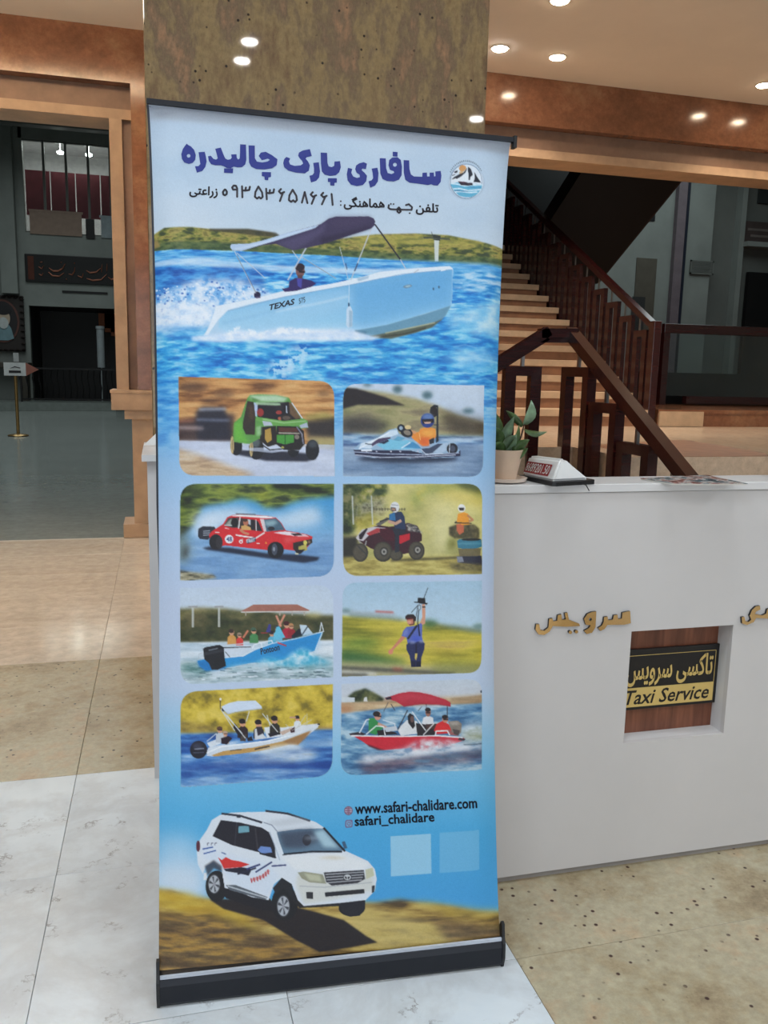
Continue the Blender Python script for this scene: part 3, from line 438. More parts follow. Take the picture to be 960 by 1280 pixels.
    A.line([(60, 205), (260, 220), (360, 225)], 16, (170, 176, 184), .9, 2); A.line([(100, 225), (400, 250)], 14, (80, 100, 90), .8, 2.5); A.line([(250, 203), (350, 208)], 9, (190, 80, 70), .9, 1); A.ell(80, 198, 30, 9, (80, 110, 110), .8, 2); A.ell(560, 275, 45, 22, (60, 96, 60), .95, 3); A.line([(590, 285), (720, 300), (860, 316)], 20, (90, 100, 60), .9, 2.5); A.ell(840, 288, 36, 12, (90, 120, 110), .8, 2)
    A.ell(160, 385, 120, 30, (80, 120, 50), .8, 6); A.poly([(40, 420), (200, 440), (420, 485), (420, 510), (40, 500)], (40, 90, 54), .95, 5); A.ell(700, 510, 140, 20, (110, 120, 50), .7, 5); A.ell(300, 330, 60, 14, (150, 140, 70), .6, 5); A.ell(640, 420, 120, 16, (160, 130, 60), .5, 6)
    A.poly([(40, 490), (250, 500), (440, 515), (880, 520), (880, 600), (40, 600)], (170, 166, 140), .9, 4); A.line([(40, 525), (250, 535), (450, 545), (700, 560)], 16, (40, 40, 46), .9, 2); A.line([(40, 548), (250, 560)], 14, (226, 226, 230), .9, 2); A.line([(40, 565), (200, 566)], 14, (40, 40, 44), .9, 2); A.line([(350, 530), (400, 535)], 12, (180, 70, 60), .8, 2); A.poly([(560, 520), (880, 500), (880, 560), (600, 556)], (120, 124, 60), .7, 4)
    F(480, 740, 11.636)
    A.line([(640, -60), (585, 85)], 9, (40, 46, 60)); A.line([(400, 300), (495, 195)], 9, (40, 46, 56)); A.line([(465, 380), (495, 190)], 8, (40, 46, 56)); A.line([(490, 470), (510, 200)], 14, (34, 44, 54)); A.ell(516, 225, 26, 46, (120, 130, 140)); A.ell(516, 225, 13, 30, (176, 200, 220))
    A.poly([(495, 85), (600, 88), (605, 160), (490, 155)], (28, 28, 34)); A.poly([(440, 140), (640, 160), (625, 185), (440, 152)], (30, 30, 36))
    A.poly([(555, 180), (598, 175), (605, 300), (600, 460), (560, 480), (525, 460), (560, 360)], (206, 150, 124)); A.line([(562, 220), (600, 218)], 20, (60, 44, 44)); A.poly([(300, 640), (260, 640), (180, 740), (120, 810), (72, 870), (70, 905), (110, 905), (150, 830), (240, 740), (310, 670)], (200, 130, 104)); A.ell(100, 870, 34, 36, (206, 130, 106))
    A.poly([(260, 640), (280, 570), (330, 510), (470, 490), (540, 450), (560, 480), (555, 650), (570, 720), (480, 760), (345, 750), (330, 660)], (86, 100, 176)); A.poly([(300, 560), (340, 510), (350, 600), (310, 650), (270, 640)], (120, 134, 196), .7, 1); A.line([(350, 680), (480, 490)], 30, (34, 38, 60)); A.line([(500, 470), (520, 640)], 20, (34, 38, 60)); A.poly([(400, 700), (420, 640), (500, 630), (540, 690), (520, 740)], (70, 90, 190), .8, 1)
    A.poly([(325, 770), (380, 725), (460, 735), (500, 720), (560, 715), (597, 750), (590, 830), (545, 960), (540, 1090), (400, 1090), (375, 930), (330, 840)], (40, 46, 88)); A.ell(415, 735, 44, 18, (150, 160, 200), .8, 1); A.ell(548, 722, 42, 18, (150, 160, 196), .8, 1); A.poly([(455, 895), (490, 890), (480, 960), (465, 1000), (450, 960)], (200, 180, 96)); A.poly([(395, 1000), (460, 1010), (460, 1092), (398, 1090)], (30, 32, 60)); A.poly([(470, 1010), (540, 1010), (540, 1090), (470, 1092)], (26, 28, 54)); A.line([(470, 760), (470, 890)], 22, (30, 28, 56))
    A.ell(395, 420, 60, 70, (190, 120, 100)); A.poly([(308, 400), (315, 350), (345, 328), (430, 325), (470, 370), (465, 420), (440, 430), (430, 390), (330, 385)], (46, 34, 36)); A.poly([(320, 378), (415, 370), (420, 395), (330, 405)], (80, 30, 34)); A.line([(430, 390), (440, 470), (370, 480)], 12, (50, 34, 36)); A.ell(370, 440, 30, 24, (206, 150, 130))
    # panel: red boat with red sun top
    q = panel(R2, [(55, 617), (862, 588), (862, 1108), (52, 1140)], 90, (1, 3))
    A.gradfill(q, [(590, (190, 200, 214)), (720, (196, 198, 206)), (760, (190, 190, 190))])
    A.texfill([(40, 720), (300, 705), (700, 690), (880, 680), (880, 745), (40, 780)], [(150, 124, 96), (190, 160, 124), (206, 184, 150)], 40, 6, 82, 1, 2); A.poly([(40, 740), (120, 745), (110, 780), (40, 785)], (176, 120, 84), .8, 3); A.line([(680, 705), (880, 690)], 10, (130, 110, 84), .8, 1.5)
    A.texfill([(90, 690), (130, 660), (190, 642), (240, 665), (300, 700), (290, 715), (120, 720)], [(36, 46, 30), (76, 82, 50), (110, 110, 70)], 9, 8, 83, 1, 1.2, 2.2); A.poly([(55, 690), (130, 695), (130, 720), (55, 722)], (200, 206, 212)); A.poly([(185, 695), (200, 690), (205, 718), (180, 718)], (206, 206, 206)); A.ell(858, 664, 6, 8, (40, 50, 70))
    A.texfill([(40, 790), (400, 745), (880, 728), (880, 1170), (40, 1170)], [(52, 96, 140), (84, 130, 170), (120, 160, 190), (170, 194, 210)], 22, 6, 84, 1, 1, 2.2)
    A.texfill([(720, 870), (800, 840), (880, 850), (880, 960), (740, 950)], [(150, 160, 140), (206, 212, 216), (226, 228, 230)], 16, 7, 85, .9, 5); A.texfill([(740, 910), (880, 900), (880, 930), (760, 935)], [(120, 124, 84), (176, 176, 150)], 14, 4, 86, .7, 3)
    A.texfill([(140, 1060), (350, 1030), (600, 1010), (880, 990), (880, 1050), (500, 1080), (200, 1140)], [(70, 60, 80), (110, 76, 90), (84, 110, 140)], 24, 6, 87, .8, 5); A.texfill([(380, 1040), (880, 1000), (880, 1020), (500, 1050)], [(40, 56, 80), (70, 96, 124)], 30, 4, 88, .7, 3)
    F(430, 855, 5.333)
    A.poly([(60, 345), (100, 345), (330, 345), (620, 345), (800, 360), (810, 372), (740, 398), (560, 400), (420, 430), (250, 442), (170, 415), (120, 380)], (196, 40, 56)); A.poly([(150, 400), (240, 432), (280, 440), (230, 442), (170, 418)], (60, 24, 40), .9, .8); A.poly([(35, 330), (110, 318), (150, 335), (120, 345), (45, 343)], (50, 40, 50)); A.line([(50, 345), (330, 350), (620, 345), (790, 358)], 9, (226, 222, 226)); A.poly([(770, 358), (812, 368), (800, 380), (760, 375)], (60, 40, 50))
    A.texfill([(120, 470), (230, 470), (400, 430), (460, 400), (540, 380), (700, 385), (770, 390), (860, 400), (920, 410), (920, 430), (600, 470), (320, 500), (130, 530)], [(130, 156, 186), (206, 212, 222), (228, 228, 234)], 12, 6, 89, .95, 3, 2.2); A.texfill([(430, 430), (520, 370), (640, 385), (700, 370), (740, 400), (560, 430)], [(196, 60, 76), (206, 150, 160), (222, 220, 228)], 6, 5, 90, .85, 2.5, 2.6); A.line([(800, 405), (925, 402)], 6, (60, 76, 90), .8, .5)
    # passengers
    A.poly([(165, 230), (200, 225), (235, 260), (290, 290), (250, 300), (215, 340), (165, 325)], (52, 136, 76)); A.line([(230, 265), (290, 295)], 18, (196, 150, 130)); A.ell(226, 212, 23, 30, (196, 140, 120)); A.ell(218, 200, 24, 18, (34, 28, 30)); A.line([(226, 215), (248, 216)], 8, (30, 30, 36)); A.poly([(220, 310), (260, 305), (340, 320), (360, 335), (230, 345)], (36, 30, 36))
    A.poly([(380, 280), (420, 240), (450, 240), (490, 250), (500, 330), (380, 345), (360, 310)], (214, 216, 220)); A.poly([(425, 215), (440, 195), (465, 210), (475, 280), (460, 300), (430, 260)], (34, 30, 36)); A.ell(455, 235, 12, 22, (150, 110, 100), .6); A.poly([(480, 260), (540, 270), (620, 290), (610, 340), (490, 345)], (40, 36, 42)); 
    A.poly([(520, 265), (530, 225), (560, 210), (595, 225), (600, 270), (560, 275)], (214, 216, 222)); A.ell(562, 190, 18, 28, (150, 104, 90)); A.ell(560, 172, 19, 14, (30, 24, 26)); A.line([(548, 192), (575, 192)], 8, (24, 22, 26)); A.poly([(545, 268), (620, 265), (610, 300), (550, 300)], (70, 50, 50))
    A.poly([(600, 310), (620, 265), (660, 245), (700, 270), (720, 310), (700, 330), (620, 335)], (206, 46, 50)); A.ell(676, 235, 20, 24, (190, 130, 110)); A.ell(674, 220, 21, 14, (34, 26, 28)); A.line([(664, 238), (694, 238)], 8, (30, 26, 30)); A.poly([(690, 300), (740, 320), (760, 345), (710, 340)], (150, 90, 90))
    A.poly([(695, 250), (760, 245), (785, 265), (782, 325), (760, 340), (720, 320)], (130, 120, 112)); A.poly([(700, 255), (760, 250), (775, 268), (720, 275)], (190, 180, 170), .8, 1.5); A.poly([(725, 300), (775, 310), (765, 345), (735, 335)], (80, 70, 70))
    for a, b_, w in (((425, 175), (360, 305), 7), ((455, 185), (545, 310), 6), ((600, 265), (530, 340), 7), ((690, 150), (690, 230), 5), ((550, 130), (550, 165), 5), ((520, 150), (495, 180), 4), ((500, 250), (545, 310), 6)): A.line([a, b_], w, (226, 226, 228) if w > 5 and a[0] > 430 else (50, 50, 60), .95)
    A.line([(295, 125), (265, 185)], 4, (60, 60, 70)); A.line([(315, 135), (340, 175)], 5, (50, 50, 60)); A.line([(105, 325), (150, 240), (170, 235)], 7, (226, 228, 232)); A.line([(150, 335), (215, 280), (265, 285), (275, 340)], 7, (226, 228, 232)); A.line([(260, 240), (340, 265), (340, 300)], 6, (216, 220, 228)); A.line([(610, 340), (615, 315), (690, 312), (705, 340)], 8, (226, 228, 232)); A.poly([(270, 290), (350, 280), (360, 310), (280, 320)], (190, 196, 206))
    A.poly([(275, 92), (310, 82), (370, 62), (440, 52), (500, 55), (580, 72), (680, 105), (712, 125), (712, 150), (640, 138), (520, 134), (400, 150), (350, 118), (300, 102), (280, 104)], (176, 44, 62)); A.poly([(330, 88), (440, 60), (560, 75), (690, 115), (600, 115), (450, 100), (380, 110)], (196, 64, 80), .7, 2.5); A.poly([(275, 92), (312, 84), (320, 100), (285, 106)], (40, 28, 44)); A.line([(400, 150), (520, 135), (640, 140), (712, 150)], 5, (120, 30, 46), .8, .5); A.line([(470, 150), (640, 148)], 10, (206, 206, 212), .7, 1)
    A.clip = None
    # ---- hillside and off-road car at the foot   (frame: 4 per image pixel from 240,1000)
    F()
    A.poly([(190, 1050), (240, 1040), (270, 1090), (262, 1130), (190, 1130)], (196, 214, 232), .75, 14); A.poly([(190, 1085), (250, 1080), (260, 1124), (190, 1124)], (206, 216, 230), .8, 9)
    A.texfill([(170, 1119), (185, 1117), (215, 1114), (245, 1122), (300, 1126), (470, 1128), (500, 1124), (560, 1132), (600, 1140), (660, 1148), (660, 1240), (170, 1240)], [(84, 66, 44), (140, 112, 60), (176, 148, 80), (196, 172, 100)], 40, 7, 91, 1, 2.5, 2)
    A.texfill([(190, 1116), (235, 1116), (300, 1140), (330, 1170), (220, 1140), (190, 1135)], [(190, 152, 40), (206, 176, 70)], 24, 7, 92, .8, 4)
    A.texfill([(190, 1150), (260, 1140), (330, 1165), (400, 1192), (330, 1210), (190, 1225)], [(70, 54, 42), (104, 82, 56), (164, 126, 64)], 30, 6, 93, .85, 5, 2.2)
    A.texfill([(440, 1128), (520, 1150), (640, 1175), (640, 1185), (480, 1190), (420, 1150)], [(190, 168, 100), (206, 186, 120)], 40, 6, 94, .8, 6); A.texfill([(540, 1150), (640, 1160), (640, 1180), (560, 1176)], [(70, 56, 46), (130, 100, 70)], 30, 5, 95, .8, 5, 2); A.texfill([(520, 1126), (620, 1140), (640, 1150), (560, 1146)], [(176, 150, 60), (196, 170, 90)], 24, 5, 96, .7, 4)
    A.poly([(262, 1124), (330, 1124), (395, 1140), (430, 1150), (458, 1170), (472, 1178), (440, 1184), (400, 1190), (372, 1176), (330, 1150), (280, 1136)], (36, 30, 34), .97, .8)
    F(240, 1000, 4.0)
    for x, y, rx, ry in ((125, 430, 56, 78), (465, 515, 66, 88), (800, 540, 66, 42)): A.ell(x, y, rx, ry, (30, 30, 34))
    A.poly([(735, 500), (868, 500), (866, 545), (840, 578), (790, 584), (755, 565)], (36, 36, 44))
    A.poly([(140, 420), (390, 490), (430, 560), (330, 545), (170, 490)], (32, 30, 36)); A.poly([(500, 500), (740, 505), (740, 530), (540, 540)], (40, 38, 40))
    body = [(25, 260), (40, 200), (75, 150), (100, 100), (140, 75), (200, 62), (380, 58), (480, 68), (620, 110), (665, 140), (760, 250), (880, 305), (915, 345), (925, 395), (915, 455), (870, 500), (740, 515), (560, 530), (530, 500), (500, 420), (450, 390), (410, 420), (385, 500), (300, 485), (200, 445), (165, 440), (150, 350), (110, 310), (70, 330), (55, 370), (30, 320)]
    A.poly(body, (214, 220, 230)); A.poly([(440, 280), (740, 265), (890, 318), (860, 350), (660, 362), (520, 350)], (226, 228, 232), .9, 2); A.poly([(530, 370), (900, 370), (915, 450), (700, 500), (560, 520), (520, 430)], (206, 206, 200), .8, 2); A.poly([(60, 240), (360, 310), (440, 380), (380, 480), (200, 430), (150, 330), (60, 290)], (206, 216, 232), .7, 2)
    A.poly([(104, 180), (145, 100), (240, 112), (350, 138), (385, 160), (415, 225), (420, 290), (340, 262), (200, 225)], (34, 32, 42)); A.poly([(235, 130), (285, 130), (288, 160), (232, 165)], (110, 160, 176)); A.line([(318, 140), (330, 250)], 7, (60, 56, 64)); A.line([(225, 115), (215, 225)], 5, (56, 54, 64)); A.poly([(330, 250), (345, 230), (395, 236), (402, 262), (350, 268)], (110, 140, 200)); A.line([(340, 266), (420, 288)], 8, (30, 30, 40))
    A.poly([(425, 160), (530, 145), (665, 142), (760, 252), (600, 262), (455, 272)], (96, 124, 148)); A.poly([(430, 162), (600, 146), (640, 200), (560, 240), (460, 240)], (60, 66, 84), .8, 3); A.poly([(610, 160), (660, 148), (735, 240), (660, 235)], (176, 206, 220), .85, 2); A.ell(575, 200, 22, 28, (44, 44, 56)); A.line([(660, 140), (765, 255)], 10, (30, 30, 40)); A.line([(455, 272), (600, 258), (750, 258)], 9, (34, 36, 48)); A.line([(415, 160), (455, 270)], 10, (214, 222, 232)); A.line([(390, 160), (440, 300)], 5, (160, 176, 196), .7); A.poly([(750, 210), (765, 205), (778, 240), (762, 245)], (60, 90, 120)); A.ell(600, 190, 40, 8, (196, 214, 226), .5, 2)
    A.line([(150, 68), (240, 78), (350, 112)], 10, (44, 46, 60)); A.line([(370, 54), (480, 68), (590, 104)], 10, (44, 46, 60)); A.poly([(225, 78), (245, 78), (245, 88), (225, 88)], (44, 46, 60)); A.poly([(370, 110), (520, 85), (600, 110), (430, 135)], (190, 196, 206), .8, 2); A.line([(360, 112), (400, 125), (430, 160)], 5, (120, 130, 150), .8)
    A.ell(32, 230, 10, 28, (90, 40, 56)); A.poly([(60, 365), (76, 362), (74, 400), (58, 400)], (220, 224, 230)); A.poly([(65, 330), (110, 300), (150, 330), (150, 360), (110, 340), (80, 380)], (50, 50, 60), .8, 1); A.poly([(405, 440), (450, 388), (500, 420), (530, 520), (500, 490), (460, 440), (420, 470)], (36, 36, 42))
    A.poly([(170, 425), (220, 425), (380, 485), (370, 500), (190, 450)], (90, 96, 106)); A.line([(180, 430), (375, 490)], 7, (180, 186, 194))
    for x, y, rx, ry in ((112, 420, 32, 50), (458, 530, 34, 56)):
        A.ell(x, y, rx, ry, (60, 62, 68)); A.ell(x, y, rx*.86, ry*.88, (176, 180, 188))
        for k in range(6):
            a = k*np.pi/3+.3; A.poly([(x, y), (x+rx*.8*np.cos(a-.2), y+ry*.8*np.sin(a-.2)), (x+rx*.8*np.cos(a+.2), y+ry*.8*np.sin(a+.2))], (70, 72, 80))
        A.ell(x, y, rx*.2, ry*.2, (150, 150, 160))
    # decals on the doors
    A.poly([(130, 285), (150, 300), (170, 285), (200, 300), (235, 305), (290, 322), (250, 335), (160, 342), (150, 320)], (206, 52, 50)); A.poly([(160, 345), (250, 335), (300, 345), (285, 378), (230, 365), (170, 355)], (36, 34, 50)); A.line([(275, 345), (340, 322)], 9, (50, 60, 110)); A.line([(320, 360), (400, 310)], 8, (50, 60, 110)); A.line([(400, 330), (470, 325)], 8, (60, 70, 120)); A.line([(230, 370), (320, 340)], 8, (40, 40, 60)); A.line([(300, 400), (355, 382), (385, 352)], 15, (196, 110, 110), .55); A.line([(55, 245), (105, 235)], 7, (60, 90, 160)); A.line([(60, 268), (120, 252)], 6, (60, 90, 160)); A.line([(150, 262), (170, 270)], 6, (90, 110, 160))
    for k, (x, y) in enumerate(((296, 402), (310, 398), (326, 394), (340, 388), (356, 380), (368, 370), (380, 360))): A.line([(x, y-10), (x+4, y+10)], 6, (180, 60, 66))
    for k, x in enumerate((78, 98, 116)): A.line([(x, 216), (x+8, 214)], 5, (110, 110, 130)); A.line([(x, 216), (x, 226)], 4, (110, 110, 130))
    # front of the car
    A.poly([(530, 362), (560, 358), (655, 372), (672, 418), (590, 412), (550, 392)], (150, 150, 130)); A.poly([(560, 366), (640, 376), (650, 408), (590, 402)], (196, 196, 170), .8, 1); A.poly([(868, 348), (905, 338), (912, 378), (872, 396)], (196, 196, 170)); A.poly([(660, 362), (860, 350), (866, 395), (830, 415), (700, 428), (672, 410)], (54, 54, 62))
    for i in range(4): A.line([(668+i*3, 372+i*14), (862-i*4, 360+i*13)], 5, (170, 172, 178))
    A.ell(778, 386, 22, 18, (60, 60, 68)); A.ell(778, 386, 18, 14, (196, 198, 202)); A.ell(778, 386, 13, 10, (60, 60, 68)); A.line([(778, 374), (778, 396)], 4, (196, 198, 202)); A.ell(778, 380, 12, 4, (196, 198, 202))
    A.poly([(665, 462), (862, 445), (864, 466), (668, 484)], (44, 44, 50)); A.poly([(572, 460), (606, 460), (606, 494), (574, 492)], (50, 50, 54)); A.poly([(900, 430), (915, 426), (912, 460), (900, 465)], (50, 50, 54)); A.line([(540, 430), (660, 436), (900, 412)], 5, (170, 174, 180), .8); A.poly([(620, 290), (700, 280), (780, 290), (720, 296)], (206, 190, 160), .6, 1.5)
    # ---- round mountain emblem
    F(550, 180, 13.714)
    A.ell(455, 660, 300, 288, (120, 140, 170), .6, 1.2); A.ell(455, 650, 292, 290, (222, 228, 238)); A.ell(450, 640, 278, 300, (90, 116, 150)); A.ell(452, 640, 268, 290, (214, 222, 234))
    A.poly([(180, 690), (300, 660), (560, 690), (730, 690), (715, 770), (640, 860), (540, 910), (440, 915), (330, 890), (240, 800)], (96, 172, 206)); 
    for pts in ([(190, 680), (300, 690), (420, 720), (560, 705), (720, 700)], [(230, 770), (340, 765), (480, 800), (620, 790), (700, 780)], [(270, 820), (380, 815), (500, 835), (640, 825)]): A.line(pts, 22, (206, 226, 240))
    A.line([(250, 800), (480, 815)], 10, (44, 96, 146)); A.line([(480, 745), (700, 745)], 10, (60, 120, 170))
    A.ell(390, 420, 62, 58, (206, 150, 96)); A.poly([(330, 480), (400, 460), (400, 520), (340, 540)], (206, 170, 130)); A.poly([(200, 610), (235, 570), (310, 550), (380, 505), (480, 390), (495, 385), (540, 450), (565, 520), (590, 480), (640, 560), (700, 660), (570, 655), (480, 640), (330, 640)], (222, 228, 236))
    A.poly([(485, 390), (530, 430), (565, 530), (520, 570), (515, 620), (495, 625), (490, 520), (478, 450)], (34, 38, 52)); A.poly([(590, 480), (640, 570), (705, 660), (575, 655), (600, 580)], (34, 38, 52)); A.poly([(200, 610), (240, 570), (330, 520), (400, 495), (470, 410), (440, 490), (360, 560), (290, 600), (270, 590)], (34, 38, 52)); A.poly([(240, 480), (300, 450), (300, 490), (260, 500)], (34, 38, 52)); A.line([(210, 545), (260, 520)], 10, (34, 38, 52)); A.line([(310, 640), (480, 560)], 0.1, (0, 0, 0)); A.poly([(310, 645), (400, 645), (480, 665), (560, 670), (560, 712), (440, 712), (360, 705)], (40, 30, 46)); A.line([(320, 652), (440, 660)], 10, (120, 60, 76)); A.line([(350, 680), (520, 695)], 6, (90, 90, 104))
    for k in range(21):
        a = np.radians(208+k*6.0); x, y = 450+300*np.cos(a), 640+335*np.sin(a); A.line([(x, y), (x+8*np.cos(a), y+24*np.sin(a))], 13, (60, 70, 90), .85)
    # ---- contact icons: globe and camera outline
    F(420, 990, 5.053)
    A.ell(80, 118, 27, 28, (120, 70, 96)); A.ell(80, 118, 22, 23, (176, 170, 190))
    for a, b_ in (((55, 118), (105, 118)), ((80, 92), (80, 144)), ((60, 104), (100, 104)), ((60, 132), (100, 132))): A.line([a, b_], 4, (120, 70, 96))
    A.ell(80, 118, 12, 24, (120, 70, 96), .4)
    A.poly(rounded([(60, 178), (106, 175), (106, 222), (60, 226)], 12, (0, 1, 2, 3)), (120, 80, 120)); A.poly(rounded([(66, 184), (100, 181), (100, 216), (66, 220)], 9, (0, 1, 2, 3)), (110, 172, 206)); A.ell(83, 200, 12, 12, (120, 80, 120)); A.ell(83, 200, 7, 7, (110, 172, 206)); A.ell(95, 187, 3, 3, (120, 80, 120))
    # pale square fields where the codes are printed (left blank)
    A.poly([(346, 280), (600, 264), (604, 515), (348, 534)], (170, 208, 230), .75); A.poly([(655, 258), (908, 242), (908, 494), (655, 512)], (124, 184, 220), .6)
    # ---- darkening and tint are left to the light; return linear values
    F()
    # fine photographic mottling of the printed photos
    fb = (0, CW, 0, CH)
    g1 = A.fbm(fb, 2.2, 1.4, 201, 3)-.5; g2 = A.fbm(fb, 7, 4, 202, 3)-.5
    amp = .13*pmask+.06*np.clip((A.Y-312)/12, 0, 1)*np.clip((500-A.Y)/30, 0, 1)*(1-pmask)+.16*np.clip((A.Y-1150)/10, 0, 1)
    amp = amp*np.clip(1.25-A.c.max(-1)/255, .12, 1)
    A.c *= (1+amp*(g1*1.1+g2*.9))[..., None]
    tintn = (A.fbm(fb, 4, 3, 203, 2)-.5)*amp*26
    A.c[..., 0] += tintn; A.c[..., 2] -= tintn
    return np.clip(A.c, 0, 255)

def srgb_lin(c):
    c = np.asarray(c, np.float64)/255.0
    return np.where(c <= .04045, c/12.92, ((c+.055)/1.055)**2.4)

# ------------------------------------------------------------------ helpers
C = sc.collection
def mesh(name, verts, faces, mat=None, smooth=False):
    me = bpy.data.meshes.new(name); me.from_pydata([tuple(v) for v in verts], [], faces); me.update()
    if mat: me.materials.append(mat)
    if smooth: me.polygons.foreach_set('use_smooth', [True]*len(me.polygons))
    return me
def link(name, me, parent=None, loc=None):
    o = bpy.data.objects.new(name, me); C.objects.link(o)
    if parent: o.parent = parent
    if loc is not None: o.location = loc
    return o
class MB:
    def __init__(s): s.v = []; s.f = []
    def box(s, a, b, bev=0):
        x0, y0, z0 = a; x1, y1, z1 = b
        if bev <= 0:
            i = len(s.v)
            s.v += [(x0, y0, z0), (x1, y0, z0), (x1, y1, z0), (x0, y1, z0), (x0, y0, z1), (x1, y0, z1), (x1, y1, z1), (x0, y1, z1)]
            s.f += [tuple(i+k for k in q) for q in ((3, 2, 1, 0), (4, 5, 6, 7), (0, 1, 5, 4), (1, 2, 6, 5), (2, 3, 7, 6), (3, 0, 4, 7))]
        else:
            bm = bmesh.new(); bmesh.ops.create_cube(bm, size=1)
            for v in bm.verts: v.co = Vector((x0+(v.co.x+.5)*(x1-x0), y0+(v.co.y+.5)*(y1-y0), z0+(v.co.z+.5)*(z1-z0)))
            bmesh.ops.bevel(bm, geom=bm.edges[:], offset=bev, segments=2, affect='EDGES', profile=.5)
            s.bm(bm)
        return s
    def bm(s, bm):
        i = len(s.v); bm.verts.index_update()
        s.v += [tuple(v.co) for v in bm.verts]; s.f += [tuple(i+v.index for v in f.verts) for f in bm.faces]; bm.free(); return s
    def prism(s, pts, a, b, axis='y'):
        # outline pts in the plane across axis, from a to b along it
        n = len(pts); i = len(s.v)
        for q in (a, b):
            for (p, r) in pts: s.v.append((p, q, r) if axis == 'y' else (q, p, r) if axis == 'x' else (p, r, q))
        s.f.append(tuple(range(i, i+n))); s.f.append(tuple(range(i+2*n-1, i+n-1, -1)))
        for k in range(n): s.f.append((i+k, i+n+k, i+n+(k+1) % n, i+(k+1) % n))
        return s
    def bar(s, a, b, w, h, up=(0, 0, 1)):
        a = Vector(a); b = Vector(b); d = (b-a).normalized(); up = Vector(up)
        sd = d.cross(up).normalized(); u2 = sd.cross(d).normalized(); i = len(s.v)
        for p in (a, b):
            for (x, y) in ((-w/2, -h/2), (w/2, -h/2), (w/2, h/2), (-w/2, h/2)): s.v.append(tuple(p+sd*x+u2*y))
        s.f += [tuple(i+k for k in q) for q in ((0, 1, 2, 3), (7, 6, 5, 4), (0, 4, 5, 1), (1, 5, 6, 2), (2, 6, 7, 3), (3, 7, 4, 0))]
        return s
    def tube(s, pts, r, n=8):
        pts = [Vector(p) for p in pts]; i = len(s.v); rs = r if isinstance(r, (list, tuple)) else [r]*len(pts)
        for k, p in enumerate(pts):
            d = (pts[min(k+1, len(pts)-1)]-pts[max(k-1, 0)]).normalized()
            a = d.cross(Vector((0, 0, 1)));  a = a.normalized() if a.length > .01 else Vector((1, 0, 0)); b = d.cross(a)
            for j in range(n):
                t = 2*math.pi*j/n; s.v.append(tuple(p+(a*math.cos(t)+b*math.sin(t))*rs[k]))
        for k in range(len(pts)-1):
            for j in range(n): s.f.append((i+k*n+j, i+k*n+(j+1) % n, i+(k+1)*n+(j+1) % n, i+(k+1)*n+j))
        s.f.append(tuple(range(i+n-1, i-1, -1))); e = i+(len(pts)-1)*n; s.f.append(tuple(range(e, e+n)))
        return s
    def lathe(s, prof, c=(0, 0, 0), n=28):
        i = len(s.v); m = len(prof)
        for (r, z) in prof:
            for j in range(n):
                t = 2*math.pi*j/n; s.v.append((c[0]+r*math.cos(t), c[1]+r*math.sin(t), c[2]+z))
        for k in range(m-1):
            for j in range(n): s.f.append((i+k*n+j, i+k*n+(j+1) % n, i+(k+1)*n+(j+1) % n, i+(k+1)*n+j))
        s.f.append(tuple(range(i+n-1, i-1, -1))); e = i+(m-1)*n; s.f.append(tuple(range(e, e+n)))
        return s
    def build(s, name, mat, parent=None, loc=None, smooth=False):
        me = mesh(name, s.v, s.f, mat)
        bm = bmesh.new(); bm.from_mesh(me); bmesh.ops.recalc_face_normals(bm, faces=bm.faces[:])
        if smooth:
            for f in bm.faces: f.smooth = True
            for e in bm.edges:
                if len(e.link_faces) == 2 and e.calc_face_angle(0) > R(38): e.smooth = False
        bm.to_mesh(me); bm.free()
        return link(name, me, parent, loc)
def thing(name, label, cat, loc=(0, 0, 0), group=None):
    o = bpy.data.objects.new(name, None); C.objects.link(o); o.location = loc; o.empty_display_size = .1
    return tag(o, label, cat, group)
def tag(o, label, cat, group=None):
    o['label'] = label; o['category'] = cat
    if group: o['group'] = group
    return o
def struct(o, label=None):
    o['kind'] = 'structure'
    if label: o['label'] = label
    return o
# ------------------------------------------------------------------ materials
def lin(c): return tuple(float(x) for x in srgb_lin(c))+(1.0,)
def base(name, rough=.5, metal=0.0, col=(200, 200, 200), spec=.5):
    m = bpy.data.materials.new(name); m.use_nodes = True; nt = m.node_tree; b = nt.nodes['Principled BSDF']
    b.inputs['Base Color'].default_value = lin(col); b.inputs['Roughness'].default_value = rough; b.inputs['Metallic'].default_value = metal
    b.inputs['Specular IOR Level'].default_value = spec
    return m, nt, b
def coords(nt, scale=(1, 1, 1), rnd=True, rot=(0, 0, 0)):
    tc = nt.nodes.new('ShaderNodeTexCoord'); mp = nt.nodes.new('ShaderNodeMapping'); mp.inputs['Scale'].default_value = scale; mp.inputs['Rotation'].default_value = rot
    src = tc.outputs['Object']
    if rnd:
        oi = nt.nodes.new('ShaderNodeObjectInfo'); mu = nt.nodes.new('ShaderNodeMath'); mu.operation = 'MULTIPLY'; mu.inputs[1].default_value = 57.0
        nt.links.new(oi.outputs['Random'], mu.inputs[0]); ad = nt.nodes.new('ShaderNodeVectorMath'); ad.operation = 'ADD'
        nt.links.new(src, ad.inputs[0]); nt.links.new(mu.outputs[0], ad.inputs[1]); src = ad.outputs[0]
    nt.links.new(src, mp.inputs['Vector']); return mp.outputs[0]
def noise(nt, vec, scale, detail=6, rough=.6, dist=0.0):
    n = nt.nodes.new('ShaderNodeTexNoise'); n.inputs['Scale'].default_value = scale; n.inputs['Detail'].default_value = detail
    n.inputs['Roughness'].default_value = rough; n.inputs['Distortion'].default_value = dist; nt.links.new(vec, n.inputs['Vector']); return n.outputs['Fac']
